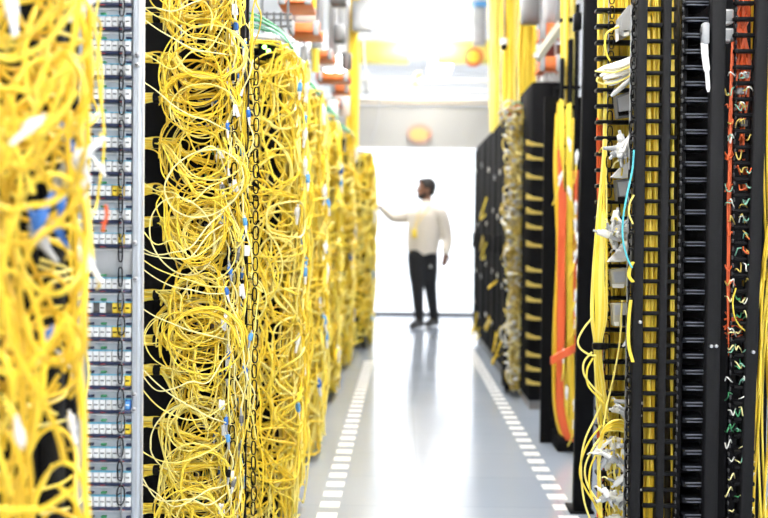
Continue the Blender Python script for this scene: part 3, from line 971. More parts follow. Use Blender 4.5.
# white hank
t = thing('white_cable_hank', 'fanned white cables with yellow cords beside the big black post, upper', 'cable bundle', MQ(615, 95, -0.03))
for k, pp in enumerate([((633, 58), (620, 63), (608, 67), (597, 71)), ((633, 64), (622, 69), (610, 72), (600, 76)), ((633, 69), (620, 74), (609, 77), (603, 79)), ((633, 73), (622, 79), (612, 83), (605, 82)), ((632, 78), (624, 85), (617, 91), (611, 96)), ((633, 61), (624, 66), (613, 68), (604, 68))]):
    build('white_cable', MB().tube(smooth([MQ(x, y, -0.03 - 0.008 * (k % 3)) for x, y in pp], 5), [0.0075] * 12 + [0.007, 0.006, 0.005, 0.004], 8), WHITE, t)
for pp in [((633, 74), (618, 82), (604, 84), (597, 81), (598, 77)), ((632, 66), (616, 72), (604, 72), (595, 71))]:
    build('yellow_cord', MB().tube(smooth([MQ(x, y, -0.055) for x, y in pp], 6), 0.0026, 6), YEL[2], t)
cord([MQ(x, y, -0.01) for x, y in ((619, 27), (611, 30), (606, 35), (605, 45), (607, 55), (610, 61))], 0.003, YEL[0], 'short yellow cord from the top grey module down to the white hank', None)
cord([RQ(x, y, -0.03) for x, y in ((634, 150), (632, 172), (627, 195), (623, 220), (623, 240), (627, 257), (632, 268))], 0.0028, TEAL, 'single aqua cord curving down in front of white wedge modules', None)
cord([RQ(x, y, -0.02) for x, y in ((634, 195), (630, 203), (629, 214), (633, 224))], 0.0026, YEL[2], 'short yellow loop beside the aqua cord', None)
for k in range(3):
    cord([RQ(x + k, y, -0.02 + 0.01 * k) for x, y in ((632, 262), (629, 268), (628, 276), (632, 282))], 0.0026, YEL[0], 'small yellow curl just under the pointed white wedge', 'yellow curls under the pointed wedge')
    cord([RQ(x + k * 0.8, y, -0.02 + 0.01 * k) for x, y in ((630, 300), (628, 320), (628, 345), (632, 362))], 0.0026, YEL[0], 'yellow cord hanging beside the beige square module', 'cords beside the beige square module')
# orange run and yellow skein
for k in range(5):
    x0 = 598 + k * 1.2
    pts = [MQ(x0 + R(-0.7, 0.7), 118 + 420 * i / 14, 0.16 + 0.01 * (k % 2)) for i in range(15)]
    cord(pts, 0.0035, ORANGE, 'orange cord running down behind the yellow skein', 'orange cords behind the yellow skein', n=4)
for k in range(16):
    f_ = (k + 0.5) / 16
    top = 603 + 3.5 * f_
    pts = [MQ(top + R(-0.5, 0.5), -20 + 30 * f_, 0.12), MQ(top + 1, 70, 0.10), MQ(top, 150, 0.08), MQ(597 + 10 * f_, 215, 0.05), MQ(592 + 16 * f_ + R(-1, 1), 270, 0.02), MQ(590 + 18 * f_ + R(-1, 1), 315, 0.01), MQ(594 + 8 * f_, 342, 0.02), MQ(595 + 7 * f_ + R(-1, 1), 365, 0.04), MQ(600 + 8 * f_ + R(-3, 3), 400 + R(-10, 20), 0.06), MQ(602 + 8 * f_, 440, 0.08)]
    if k % 5: pts = [MQ(602 + 5 * f_, 165 + R(-20, 20), 0.16)] + pts[3:]
    cord(pts, 0.0029, random.choice([YEL[0], YEL[2], YEL[0]]), 'yellow cord of the loose skein hanging in front of the big black post', 'yellow skein at the big black post', n=5)
c = MQ(599, 346, 0.02)
mb = MB().tube([c + Vector((0, 0, -0.010)), c + Vector((0, 0, -0.008)), c + Vector((0, 0, 0.008)), c + Vector((0, 0, 0.010))], [0.018, 0.021, 0.021, 0.018], 14)
mb.box(c + Vector((0.024, 0, 0)), (0.014, 0.004, 0.014), 0.001)
tag(build('strap', mb, BLACK_P), 'black strap gathering the yellow skein', 'strap')
for pp in [((592, 318), (584, 328), (578, 340), (580, 348), (588, 354), (596, 356)), ((592, 352), (584, 362), (584, 374), (592, 386), (602, 396)), ((593, 358), (587, 370), (588, 385), (597, 396), (604, 404)),
           ((602, 425), (590, 440), (582, 458), (580, 475), (586, 490), (598, 508)), ((604, 432), (592, 450), (585, 468), (588, 486), (600, 504)), ((606, 440), (596, 455), (590, 470), (590, 490), (598, 512), (604, 525)),
           ((622, 300), (620, 340), (614, 375), (606, 410), (602, 440)), ((601, 405), (594, 420), (585, 440), (581, 465), (584, 500), (594, 530))]:
    cord([MQ(x, y, -0.03) for x, y in pp], 0.003, random.choice([YEL[0], YEL[2]]), 'stray yellow cord bowing out in front of the big black post', 'stray cords at the big black post', n=6)
for k in range(9):
    f_ = k / 9
    pts = [MQ(600 + 3 * f_, 530, 0.0), MQ(598 + 2 * f_, 470, -0.02), MQ(600 + 3 * f_, 440 - 3 * f_, -0.04), MQ(608, 424 + 8 * f_, -0.05 - 0.01 * (k % 2)), MQ(620, 420 + 12 * f_, -0.05), MQ(628, 428 + 9 * f_, -0.03), MQ(631, 450, 0.02)]
    cord(pts, 0.0033, random.choice(YEL), 'yellow cord arching over the bottom white plugs', 'yellow arch over the bottom plugs', n=5)
for k in range(12):
    x0 = R(600, 628)
    pts = [MQ(x0 + R(-4, 4), 440 + 100 * i / 6, R(-0.05, 0.04)) for i in range(7)]
    cord(pts, 0.003, random.choice(YEL), 'yellow cord hanging among the bottom white plugs of the right rack', 'cords among the bottom plugs', n=5)

# ------------------------------------------------------------------ right: big black post and what stands behind it
DB = 4.95
t = thing('rack_upright', 'big black upright standing on the floor right of the aisle', 'post', (Q(588, 259, DB).x, DB + 0.06, 0))
xa, xb = Q(579.5, 259, DB).x, Q(597.5, 259, DB).x
mb = MB().box(((xa + xb) / 2, DB + 0.025, 1.3), (xb - xa, 0.05, 2.6), 0.004)
for v in mb.v: v[:, 0] += 0.008 * (v[:, 2] - CAM_Z)
build('post', mb, BLACK, t)
for (x, y, sx) in ((579, 20, -1), (600, 22, 1)):
    c = Q(x, y, DB)
    build('clamp', MB().box((c.x, DB + 0.05, c.z), (0.03, 0.06, 0.07), 0.004), BLACK_P, t)
build('foot_plate', MB().box(((xa + xb) / 2 - 0.012, DB + 0.07, 0.006), (0.10, 0.16, 0.012), 0.002), BLACK, t)

# R4: orange and yellow column
D4 = 6.3
S4 = F / D4
t4 = thing('cable_ladder', 'black cable ladder behind orange and yellow cords right of the aisle', 'rack', (Q(575, 259, D4).x, D4 + 0.2, 0))
for (x0, x1, ytop) in ((568.5, 573, 36), (575.5, 579, 0)):
    zt_ = Q(x0, ytop, D4).z
    build('rail', MB().box(((Q(x0, 259, D4).x + Q(x1, 259, D4).x) / 2, D4 + 0.12, zt_ / 2), ((x1 - x0) / S4, 0.05, zt_), 0.004), CAB, t4)
build('rail', MB().box((Q(562.5, 259, D4).x, D4 + 0.12, Q(562.5, 55, D4).z / 2), (0.018, 0.05, Q(562.5, 55, D4).z), 0.004), CAB, t4)
build('rear_plate', MB().box((Q(574, 259, D4).x, D4 + 0.3, 0.95), (0.26, 0.03, 1.9)), BLACK, t4)
for k in range(18):
    build('rung', MB().box((Q(570, 259, D4).x, D4 + 0.15, 0.15 + 0.105 * k), (0.13, 0.02, 0.018), 0.002), CAB, t4)
build('base', MB().box((Q(572, 259, D4).x + 0.02, D4 + 0.2, 0.04), (0.16, 0.36, 0.08), 0.006), BLACK, t4)
for k in range(7):
    x0 = 556.5 + k * 0.9
    pts = [Q(x0 + 2, 150 + 8 * k, D4 + 0.03), Q(x0 + 3.5 + R(-1, 1), 200, D4), Q(x0 + 3 + R(-1.5, 1.5), 260, D4), Q(x0 + 1.5 + R(-1, 1), 310, D4), Q(x0 + R(-1, 2), 370, D4), Q(x0 + 1, 405, D4), Q(x0 + 5 + k * 0.3, 428 + k, D4), Q(x0 + 12, 440, D4 + 0.02), Q(x0 + 17, 425, D4 + 0.06), Q(x0 + 18, 390, D4 + 0.1)]
    cord(pts, 0.007, ORANGE, 'orange cord in the blurred column between black cabinet and big black post', 'orange cords of the blurred column', n=5)
for k in range(9):
    x0 = 556 + k * 2.1
    pts = [Q(x0 + R(-1, 1), 95 + R(0, 30), D4 + 0.06), Q(x0 + R(-2, 2), 170, D4 + 0.05), Q(x0 + R(-2, 2), 250, D4 + 0.04), Q(x0 + R(-2, 2), 330, D4 + 0.04), Q(x0 + R(-2, 2), 400, D4 + 0.04), Q(565 + (x0 - 564) * 0.7, 430, D4 + 0.04), Q(567 + (x0 - 564) * 0.2, 445 - abs(x0 - 564), D4 + 0.05)]
    cord(pts, 0.008, random.choice(YEL[:2]), 'yellow cord in the blurred column between black cabinet and big black post', 'yellow cords of the blurred column', n=5)
for k in range(5):
    pts = [Q(551, 358 + 1.5 * k, D4 - 0.06), Q(560, 353 + 1.5 * k, D4 - 0.07), Q(570, 348 + 1.5 * k, D4 - 0.06), Q(578, 344 + k, D4)]
    cord(pts, 0.007, ORANGE, 'orange cord of the short slanting branch toward the black cabinet', 'slanting orange branch', n=5)
for k in range(7):
    pts = [Q(574.5 + k * 0.5, 170, D4 + 0.06), Q(575 + R(-1, 1), 240, D4 + 0.05), Q(574 + R(-1, 1), 300, D4 + 0.04), Q(576 + R(-1, 1), 350, D4 + 0.05)]
    cord(pts, 0.006, ORANGE, 'orange cord beside the left edge of the big black post', 'orange cords at the big post edge', n=5)
for k in range(18):
    x, y = random.choice([557, 562, 568, 576, 577]) + R(-1.5, 1.5), 140 + k * 16.5 + R(-4, 4)
    p = Q(x, y, D4 - 0.04)
    dr = Vector((R(-.3, .3), R(-.2, .2), 1)).normalized()
    tt = thing('white_plug', 'white plug hanging in the blurred orange and yellow column', 'connector', p, 'plugs of the blurred column')
    build('plug', plug_mb(p - dr * 0.04, dr, 1.4), [WHITE, WHITE], tt)
    build('tail', MB().tube(smooth([p - dr * 0.05, p - dr * 0.10, p - dr * 0.15 + Vector((0, 0.05, 0))], 5), 0.005, 6), YEL[0], tt)
# yellow downpipes
def bundle(label, paths, r, mats, name='cord_bundle', tie=None, cat='cable bundle', group=None):
    mb = MB()
    for p in paths:
        mb.tube(smooth(p, 5), r * R(0.9, 1.1), 6, random.choice(range(len(mats))))
    v = mb.co()
    loc = Vector(((v[:, 0].min() + v[:, 0].max()) / 2, (v[:, 1].min() + v[:, 1].max()) / 2, v[:, 2].min()))
    t = thing(name, label, cat, loc, group)
    build('cords', mb, mats, t)
    for (c, rx) in (tie or []):
        build('hook_and_loop_tie', MB().tube([c + Vector((0, 0, -0.012)), c + Vector((0, 0, -0.01)), c + Vector((0, 0, 0.01)), c + Vector((0, 0, 0.012))], [rx * 0.95, rx, rx, rx * 0.95], 14), BLACK_P, t)
    return t


def drop(x0, x1, y0, y1, d, n, fan=0.0, wob=1.0):
    out = []
    for k in range(n):
        f = (k + 0.5) / n
        x = x0 + (x1 - x0) * f
        dj = d + R(-0.05, 0.05)
        out.append([Q(x + fan * (f - 0.5) * (i / 6) + R(-wob, wob), y0 + (y1 - y0) * i / 6, dj) for i in range(7)])
    return out


bundle('thick yellow bundle dropping from the ceiling beside the big black post', drop(562, 575, -40, 165, D4 + 0.20, 26, 0, 0.5), 0.0085, YEL, tie=[(Q(568.5, 21, D4 + 0.2), 0.05)])

# R3: black frontal cabinet with yellow ties
D3 = 7.8
t = thing('equipment_cabinet', 'black cabinet with short yellow cords across its front, right of the aisle', 'cabinet', (Q(545, 259, D3).x, D3 + 0.4, 0))
xa, xb = Q(530, 259, D3).x, Q(562, 259, D3).x
zt_ = Q(545, 82, D3).z
build('body', MB().box(((xa + xb) / 2, D3 + 0.4, zt_ / 2 + 0.03), (xb - xa, 0.8, zt_ - 0.06), 0.006), CAB, t)
build('plinth', MB().box(((xa + xb) / 2, D3 + 0.41, 0.03), (xb - xa - 0.02, 0.78, 0.06)), GREY_D, t)
build('front_trim', MB().box((xb - 0.06, D3 - 0.006, zt_ / 2 + 0.03), (0.02, 0.012, zt_ - 0.08), 0.002), BLACK_P, t)
for k in range(9):
    build('bolt', MB().cyl((xa + 0.10, D3 - 0.004, 0.2 + 0.2 * k), 0.008, 0.008, 'y', 8), GREY, t)
for k, y in enumerate((145, 159, 178, 199, 213, 228, 246, 271, 286, 301, 319, 338, 356, 370, 384)):
    tt = thing('cord_bundle', 'short yellow cords crossing the black cabinet front, %s from its top' % ORD[k], 'cable bundle', Q(541, y, D3 - 0.03), 'short yellow cords on the black cabinet')
    mb = MB()
    for q in range(4):
        mb.tube(smooth([Q(526, y - 5 + q * 1.6, D3 - 0.02), Q(533, y - 2 + q * 0.9, D3 - 0.045), Q(541, y + q * 0.5 - 0.5, D3 - 0.045), Q(551, y + 1 + q * 0.5, D3 - 0.03)], 5), 0.0042, 6, q % 2)
    build('cords', mb, [BUFF, BUFF_D], tt)
    build('tie', MB().rect(551, y - 1, 553, y + 4, D3 - 0.04, 0.04, 0.003), BLACK_P, tt)
# items on the cabinet top
for k, x in enumerate((544, 550, 557)):
    p = Q(x, 77, D3 + 0.05)
    tt = thing('white_plug', 'white plug cluster on top of the black cabinet, %s from the left' % ORD[k], 'connector', Vector((p.x, p.y, zt_)), 'plugs on the black cabinet top')
    mb = MB().box((p.x, p.y, zt_ + 0.025), (0.045, 0.05, 0.05), 0.008); mb.ball((p.x + 0.015, p.y - 0.02, zt_ + 0.05), 0.022, 10, 6)
    build('plug', mb, [WHITE], tt)
    build('tail', MB().tube(smooth([(p.x, p.y, zt_ + 0.04), (p.x + 0.02, p.y + 0.05, zt_ + 0.08), (p.x + 0.05, p.y + 0.12, zt_ + 0.03)], 5), 0.005, 6), WHITE_W, tt)

# R2: buff cable column with white plugs and a green strip
D2 = 8.4
t = thing('cable_ladder', 'narrow black ladder carrying buff cords between black cabinets on the right', 'rack', (Q(520, 259, D2).x, D2 + 0.25, 0))
xa, xb = Q(508, 259, D2).x, Q(531, 259, D2).x
build('back_plate', MB().box(((xa + xb) / 2, D2 + 0.25, 0.98), (xb - xa, 0.3, 1.9), 0.004), CAB, t)
build('green_strip', MB().box((Q(530, 259, D2).x, D2 - 0.09, 0.95), (0.024, 0.08, 1.7), 0.003), GREEN, t)
mb = MB()
for k in range(150):
    if k < 40:
        x = R(509, 528)
        pts = [Q(x + R(-2, 2), 105 + 285 * i / 9, D2 + R(-0.02, 0.08)) for i in range(10)]
    else:
        cx, cy = R(507, 526), R(112, 385); rx, ry = R(3, 8), R(4, 14); th0 = R(0, 6)
        pts = [Q(cx + rx * math.cos(th0 + i * 0.7), cy + ry * math.sin(th0 + i * 0.7), D2 + R(-0.06, 0.02) - 0.02) for i in range(9)]
    mb.tube(smooth(pts, 3), 0.0055, 5, random.choice((0, 0, 1, 2, 3)))
tag(build('cable_tangle', mb, [BUFF, BUFF_D, CREAM, WHITE_W]), 'buff and yellow cord tangle in the narrow column between black cabinets', 'cables', kind='stuff')
for k in range(34):
    p = Q(R(505, 517), 112 + k * 8.1, D2 - R(0.08, 0.14))
    dr = Vector((R(-1, -0.2), R(-.6, .2), R(-.4, .4))).normalized()
    tt = thing('white_plug', 'pale plug sticking out of the buff cord column', 'connector', p, 'plugs of the buff column')
    build('plug', plug_mb(p - dr * 0.03, dr, R(1.2, 1.9)), [random.choice([WHITE, WHITE_W, GREY]), random.choice([CREAM, BUFF])], tt)
    build('tail', MB().tube(smooth([p - dr * 0.04, p - dr * 0.09 + Vector((0.01, 0.03, -0.01)), p - dr * 0.14 + Vector((0.01, 0.07, -0.04))], 5), 0.0045, 6), BUFF, tt)
mb = MB()
for k in range(14):
    x = R(506, 532); y = 110 + R(-4, 4)
    mb.tube(smooth([Q(x - 8, y + R(0, 6), D2), Q(x - 3, y - R(0, 6), D2 - 0.05), Q(x + 3, y - R(0, 6), D2 - 0.03), Q(x + 9, y + R(-2, 5), D2 + 0.03)], 5), 0.006, 6, k % 4)
build_t = tag(build('cable_tangle', mb, [WHITE_W, GREEN_P, ORANGE, BUFF]), 'mixed white, green and orange cords on top of the buff column', 'cables', kind='stuff')

# R1: black cabinets toward the back
XF = 0.80
for k, (y0, y1, nm) in enumerate(((8.95, 9.85, 'beside the buff cord column'), (9.9, 11.1, 'middle of the three'), (11.15, 12.8, 'nearest the glowing white wall'))):
    t = thing('server_cabinet', 'black cabinet facing the right side of the aisle, %s' % nm, 'cabinet', (XF + 0.4, (y0 + y1) / 2, 0), 'black cabinets at the back right')
    build('body', MB().box((XF + 0.42, (y0 + y1) / 2, 1.06), (0.8, y1 - y0, 1.96), 0.006), CAB, t)
    build('plinth', MB().box((XF + 0.43, (y0 + y1) / 2, 0.04), (0.76, y1 - y0 - 0.02, 0.08)), GREY_D, t)
    nd = 2
    for q in range(nd):
        ya = y0 + (y1 - y0) * q / nd; yb = y0 + (y1 - y0) * (q + 1) / nd
        dr_ = build('door', MB().box((XF + 0.01, (ya + yb) / 2, 1.06), (0.025, yb - ya - 0.012, 1.88), 0.004), CAB, t)
        build('handle', MB().box((XF - 0.012, yb - 0.06, 1.05), (0.022, 0.025, 0.16), 0.005), BLACK_P, dr_)
        for z in (0.35, 0.8, 1.3, 1.7):
            build('white_sticker', MB().cyl((XF - 0.006, ya + R(0.1, yb - ya - 0.1), z + R(-0.1, 0.1)), 0.022, 0.006, 'x', 12), WHITE_W if q % 2 else GREY, dr_)
for k in range(12):
    y = R(8.95, 12.6); z = R(0.08, 0.35) if k % 3 else R(0.3, 1.7)
    pts = [(XF - 0.01, y, z + R(0.05, 0.2)), (XF - R(0.03, 0.08), y + R(-0.05, 0.05), z), (XF - R(0.02, 0.06), y + R(0.1, 0.2), z + R(-0.04, 0.06)), (XF, y + R(0.2, 0.35), z + R(0.0, 0.12))]
    pts = [(p[0], p[1], max(0.03, p[2])) for p in pts]
    cord([Vector(p) for p in pts], 0.007, random.choice([YEL[0], YEL[1], BUFF]), 'short yellow cord hanging off the front of the back right cabinets', 'cords on the back right cabinets', n=5)
# yellow falls above the right row
bundle('pale yellow cord fall above the farthest right cabinets', [p[:] for p in drop(489, 500, -20, 132, 10.6, 34, -4, 1.2)], 0.011, [YEL[0], YEL[2]])
bundle('tall yellow cord fall above the middle right cabinets', drop(502, 518, -60, 112, 9.2, 30, -3, 1.2), 0.010, [YEL[0], YEL[1], YEL[2]])
bundle('yellow cord fall just left of the orange trough on the right', drop(519, 535, -60, 106, 8.7, 26, 0, 1.0), 0.009, [YEL[0], YEL[1]])
t = thing('camera_dome', 'small white and black fitting on the pale yellow fall', 'fixture', Q(504, 45, 9.0))
build('body', MB().cyl(Q(504, 42, 8.95), 0.03, 0.05, 'z', 14), WHITE, t)
zt_ = Q(504, 40, 8.95).z
build('hanger_rod', MB().cyl((Q(504, 40, 8.95).x, 8.95, (zt_ + ZC) / 2), 0.006, ZC - zt_, 'z', 8), STEEL, t)
build('dome', MB().ball(Q(504, 47, 8.93), 0.024, 12, 8), BLACK, t)

# ------------------------------------------------------------------ overhead troughs
def trough(label, px0, px1, py, h, d, m=ORANGE_P, group='orange troughs above the left racks', L=1.1):
    xa, xb = Q(px0, py, d).x, Q(px1, py, d).x
    z = Q((px0 + px1) / 2, py + h / 2, d).z
    hh = h * d / F
    t = thing('cable_trough', label, 'cable trough', ((xa + xb) / 2, d + 0.15, z), group)
    w_ = xb - xa
    mb = MB()
    mb.box(((xa + xb) / 2, d + 0.006, z + hh / 2), (w_, 0.012, hh), 0.003)
    mb.box(((xa + xb) / 2, d + 0.294, z + hh / 2), (w_, 0.012, hh), 0.003)
    mb.box(((xa + xb) / 2, d + 0.15, z + 0.006), (w_, 0.30, 0.012), 0.003)
    build('channel', mb, m, t)
    for q in (0.12, 0.88):
        x = xa + w_ * q
        build('hanger_rod', MB().cyl((x, d + 0.15, (z + 0.01 + ZC) / 2), 0.008, ZC - z - 0.01, 'z', 8), STEEL, t)
        build('hanger_bracket', MB().box((x, d - 0.006, z + hh / 2), (0.03, 0.012, hh * 1.3), 0.002), GREY, t)
    return t


for k, (a0, a1, y, h, d) in enumerate(((288, 320, 28, 11, 6.4), (309, 333, 54, 8, 7.6), (316, 350, 76, 8, 8.8), (331, 349, 88, 8, 9.9), (334, 343, 102, 8, 11.0))):
    trough('orange cable trough over the left racks, %s from the camera' % ORD[k], a0, a1, y, h, d)
trough('thin orange trough at the picture top over the left racks', 278, 312, 2, 4, 5.6)
for k, (x0, x1, y0, y1, d, m) in enumerate(((333, 345, 24, 42, 8.2, GREY_D), (341, 351, 52, 68, 9.4, GREY_D), (352, 372, 0, 30, 11.0, GREY), (330, 346, -10, 4, 7.5, GREY_D))):
    nm = ['under the second orange trough', 'under the third orange trough', 'above the yellow fall', 'at the picture top'][k]
    c = Q((x0 + x1) / 2, y1, d)
    t = thing('splice_box', 'dark grey splice box hanging over the left racks, %s' % nm, 'box', c, 'splice boxes over the left racks')
    build('housing', MB().rect(x0, y0, x1, y1, d, 0.14, 0.012), m, t)
    build('lid', MB().rect(x0 + 1.5, y0 + 2, x1 - 1.5, y1 - 2, d - 0.008, 0.012, 0.003), m, t)
    zt_ = Q((x0 + x1) / 2, y0, d).z
    build('hanger_rod', MB().cyl((c.x, d + 0.07, (zt_ + ZC) / 2), 0.008, ZC - zt_, 'z', 8), STEEL, t)
# pale boards and hangers behind the troughs
BEI = mat('pale beige board', (0.72, 0.62, 0.52), 0.6)
for k, (x0, x1, y0, y1, d, m) in enumerate(((284, 316, 8, 21, 6.9, BEI), (300, 308, 46, 74, 7.4, GREY), (322, 336, 58, 68, 8.4, WHITE), (336, 350, 92, 116, 11.2, BEI), (312, 322, 30, 48, 7.0, GREY), (328, 338, 100, 124, 10.6, WHITE))):
    nm = ['behind the nearest orange trough', 'left of the second orange trough', 'over the third orange trough', 'below the fifth orange trough', 'between the first two orange troughs', 'above the fourth rack'][k]
    c = Q((x0 + x1) / 2, y1, d)
    t = thing('patch_board', 'pale board hung above the left racks, %s' % nm, 'board', c, 'pale boards above the left racks')
    build('board', MB().rect(x0, y0, x1, y1, d, 0.02, 0.003), m, t)
    build('clip', MB().rect(x0 + 2, y0 + 2, x0 + 4, y1 - 2, d - 0.01, 0.012, 0.002), STEEL, t)
    zt_ = Q((x0 + x1) / 2, y0, d).z
    build('hanger_rod', MB().cyl((c.x, d + 0.01, (zt_ + ZC) / 2), 0.007, ZC - zt_, 'z', 8), STEEL, t)
# wire basket over the nearest blurred rack
t = thing('wire_basket', 'grey wire cable basket over the nearest blurred left rack', 'cable tray', Q(273, 26, 5.2))
for k in range(3):
    z = Q(270, 14 + 6 * k, 5.2).z
    build('long_wire', MB().tube([(Q(258, 20, 5.2).x, 5.2, z), (Q(292, 20, 5.2).x, 5.2, z)], 0.005, 6), GREY_D, t)
for k in range(5):
    x = Q(260 + 7 * k, 20, 5.2).x
    build('cross_wire', MB().tube([(x, 5.2, Q(270, 12, 5.2).z), (x, 5.2, Q(270, 27, 5.2).z), (x, 5.45, Q(270, 27, 5.2).z)], 0.005, 6), GREY_D, t)
for x in (Q(262, 20, 5.2).x, Q(288, 20, 5.2).x):
    build('hanger_rod', MB().cyl((x, 5.2, (Q(270, 27, 5.2).z + ZC) / 2), 0.006, ZC - Q(270, 27, 5.2).z, 'z', 8), STEEL, t)
bundle('yellow cord fall at the end of the left row, by the glowing white wall', drop(347, 358, -20, 152, 11.3, 30, 0, 0.8), 0.011, [YEL[0], YEL[1]])
bundle('yellow cords hanging between orange troughs above the second left rack', drop(312, 318, -70, 72, 7.2, 8, 0, 0.8), 0.008, [YEL[0], YEL[2]])

# right overhead
for k, (a0, a1, y, h, d) in enumerate(((541, 563, 30, 14, 8.0), (540, 561, 63, 13, 7.7))):
    trough('orange cable trough above the right black cabinet, %s' % ('upper' if k == 0 else 'lower'), a0, a1, y, h, d, group='orange troughs above the right cabinet')
t = thing('steel_strut', 'slanting grey steel strut between the orange troughs on the right', 'strut', Q(538, 58, 7.4))
a_, b_ = Q(536, 59, 7.4), Q(566, 18, 7.4)
build('bar', MB().tube([a_, b_], 0.03, 4, flat=(1, 0.6)), BEIGE, t)
build('hanger_rod', MB().cyl((b_.x, b_.y, (b_.z + ZC) / 2), 0.008, ZC - b_.z, 'z', 8), STEEL, t)
build('end_bolt', MB().cyl(a_ + Vector((0.01, -0.03, 0.01)), 0.012, 0.012, 'y', 8), STEEL, t)
t = thing('dark_maroon_box', 'dark red box under the slanting strut on the right', 'box', Q(549, 57, 8.1))
MAR = mat('dark red plastic', (0.16, 0.02, 0.012), 0.5)
build('housing', MB().rect(539, 44, 561, 80, 8.12, 0.1, 0.01), MAR, t)
build('lid', MB().rect(541, 46, 559, 55, 8.11, 0.012, 0.003), MAR, t)
for k, (x0, x1, y0, y1, d, m) in enumerate(((522, 541, -8, 22, 8.3, GREY_D), (544, 562, -10, 24, 8.2, GREY))):
    c = Q((x0 + x1) / 2, y1, d)
    t = thing('splice_box', ['dark grey splice box hanging at the top right of the aisle', 'light grey splice box beside the thick yellow bundle at the top'][k], 'box', c)
    build('housing', MB().rect(x0, y0, x1, y1, d, 0.14, 0.012), m, t)
    build('lid', MB().rect(x0 + 2, y0 + 3, x1 - 2, y1 - 3, d - 0.008, 0.012, 0.003), m, t)
    zt_ = Q((x0 + x1) / 2, y0, d).z
    build('hanger_rod', MB().cyl((c.x, d + 0.07, (zt_ + ZC) / 2), 0.008, ZC - zt_, 'z', 8), STEEL, t)
t = thing('splice_box', 'blue topped grey box hanging high over the far aisle end', 'box', Q(480, 45, 14.5))
build('housing', MB().rect(474, 6, 486, 44, 14.5, 0.2, 0.015), GREY, t)
build('blue_lid', MB().rect(472, -8, 488, 6, 14.48, 0.24, 0.01), BLUE_L, t)
zt_ = Q(480, -8, 14.5).z
build('hanger_rod', MB().cyl((Q(480, 0, 14.6).x, 14.6, (zt_ + ZC) / 2), 0.01, max(0.05, ZC - zt_), 'z', 8), STEEL, t)

# far end: yellow duct, rails, round signs
DY = 14.9
for k, (x0, x1) in enumerate(((358, 409), (437, 492))):
    c = Q((x0 + x1) / 2, 62, DY)
    t = thing('fibre_duct', 'pale yellow duct crossing high at the far aisle end, %s piece' % ('left' if k == 0 else 'right'), 'cable trough', c, 'yellow ducts at the far end')
    build('channel', MB().rect(x0, 42, x1, 62, DY, 0.25, 0.01), YEL[2], t)
    build('lip', MB().rect(x0, 39.5, x1, 43, DY - 0.012, 0.03, 0.004), CREAM, t)
    for x in (x0 + 8, x1 - 8):
        zt_ = Q(x, 42, DY).z
        build('hanger_rod', MB().cyl((Q(x, 42, DY).x, DY + 0.12, (zt_ + ZC) / 2), 0.008, max(0.05, ZC - zt_), 'z', 8), STEEL, t)
t = thing('pipe_rail', 'white pipe rail running across above the wall header', 'pipe', Q(430, 90, 15.6))
for y in (80, 90):
    build('pipe', MB().tube([Q(350, y, 15.6), Q(510, y + 1.6, 15.6)], 0.025, 10), WHITE, t)
for x in (365, 500):
    build('bracket', MB().rect(x, 77, x + 3, 94, 15.56, 0.06, 0.005), GREY, t)
    zt_ = Q(x, 78, 15.6).z
    build('hanger_rod', MB().cyl((Q(x + 1.5, 80, 15.6).x, 15.6, (zt_ + ZC) / 2), 0.008, ZC - zt_, 'z', 8), STEEL, t)
t = thing('header_rail', 'thin brown and yellow rail along the top of the wall header', 'rail', Q(430, 105, DW - 0.1))
build('bar', MB().box((0.05, DW - 0.06, Q(430, 103.6, DW).z), (4.5, 0.06, 0.022), 0.004), mat('ochre paint', (0.50, 0.36, 0.16), 0.5), t)
build('cover_strip', MB().box((0.05, DW - 0.05, Q(430, 99.5, DW).z), (4.5, 0.08, 0.055), 0.004), WHITE, t)
t = thing('round_sign', 'orange rimmed round sign with yellow centre hanging high at right', 'sign', Q(473, 65, 14.2))
c = Q(473.5, 57, 14.2)
build('rim', MB().cyl((c.x, 14.2, c.z), 0.115, 0.04, 'y', 24), mat('orange sign paint', (0.9, 0.25, 0.08), 0.5), t)
build('centre', MB().cyl((c.x, 14.175, c.z), 0.072, 0.02, 'y', 24), YEL[0], t)
build('hanger_rod', MB().cyl((c.x, 14.2, (c.z + 0.11 + ZC) / 2), 0.007, ZC - c.z - 0.11, 'z', 8), STEEL, t)
t = thing('round_sign', 'faint pink rimmed oval sign with yellow centre on the wall header', 'sign', Q(419, 146, DW - 0.05))
c = Q(419.5, 134, DW - 0.05)
PINK = mat('pale pink paint', (0.50, 0.31, 0.24), 0.6)


def disc(c, rx, rz, th):
    v = []; n = 28
    for s in (0, 1):
        for k in range(n):
            v.append((c[0] + rx * math.cos(2 * PI * k / n), c[1] + th * s, c[2] + rz * math.sin(2 * PI * k / n)))
    f = [tuple(range(n)), tuple(range(2 * n - 1, n - 1, -1))] + [((k + 1) % n, k, k + n, (k + 1) % n + n) for k in range(n)]
    return MB().add(v, f)


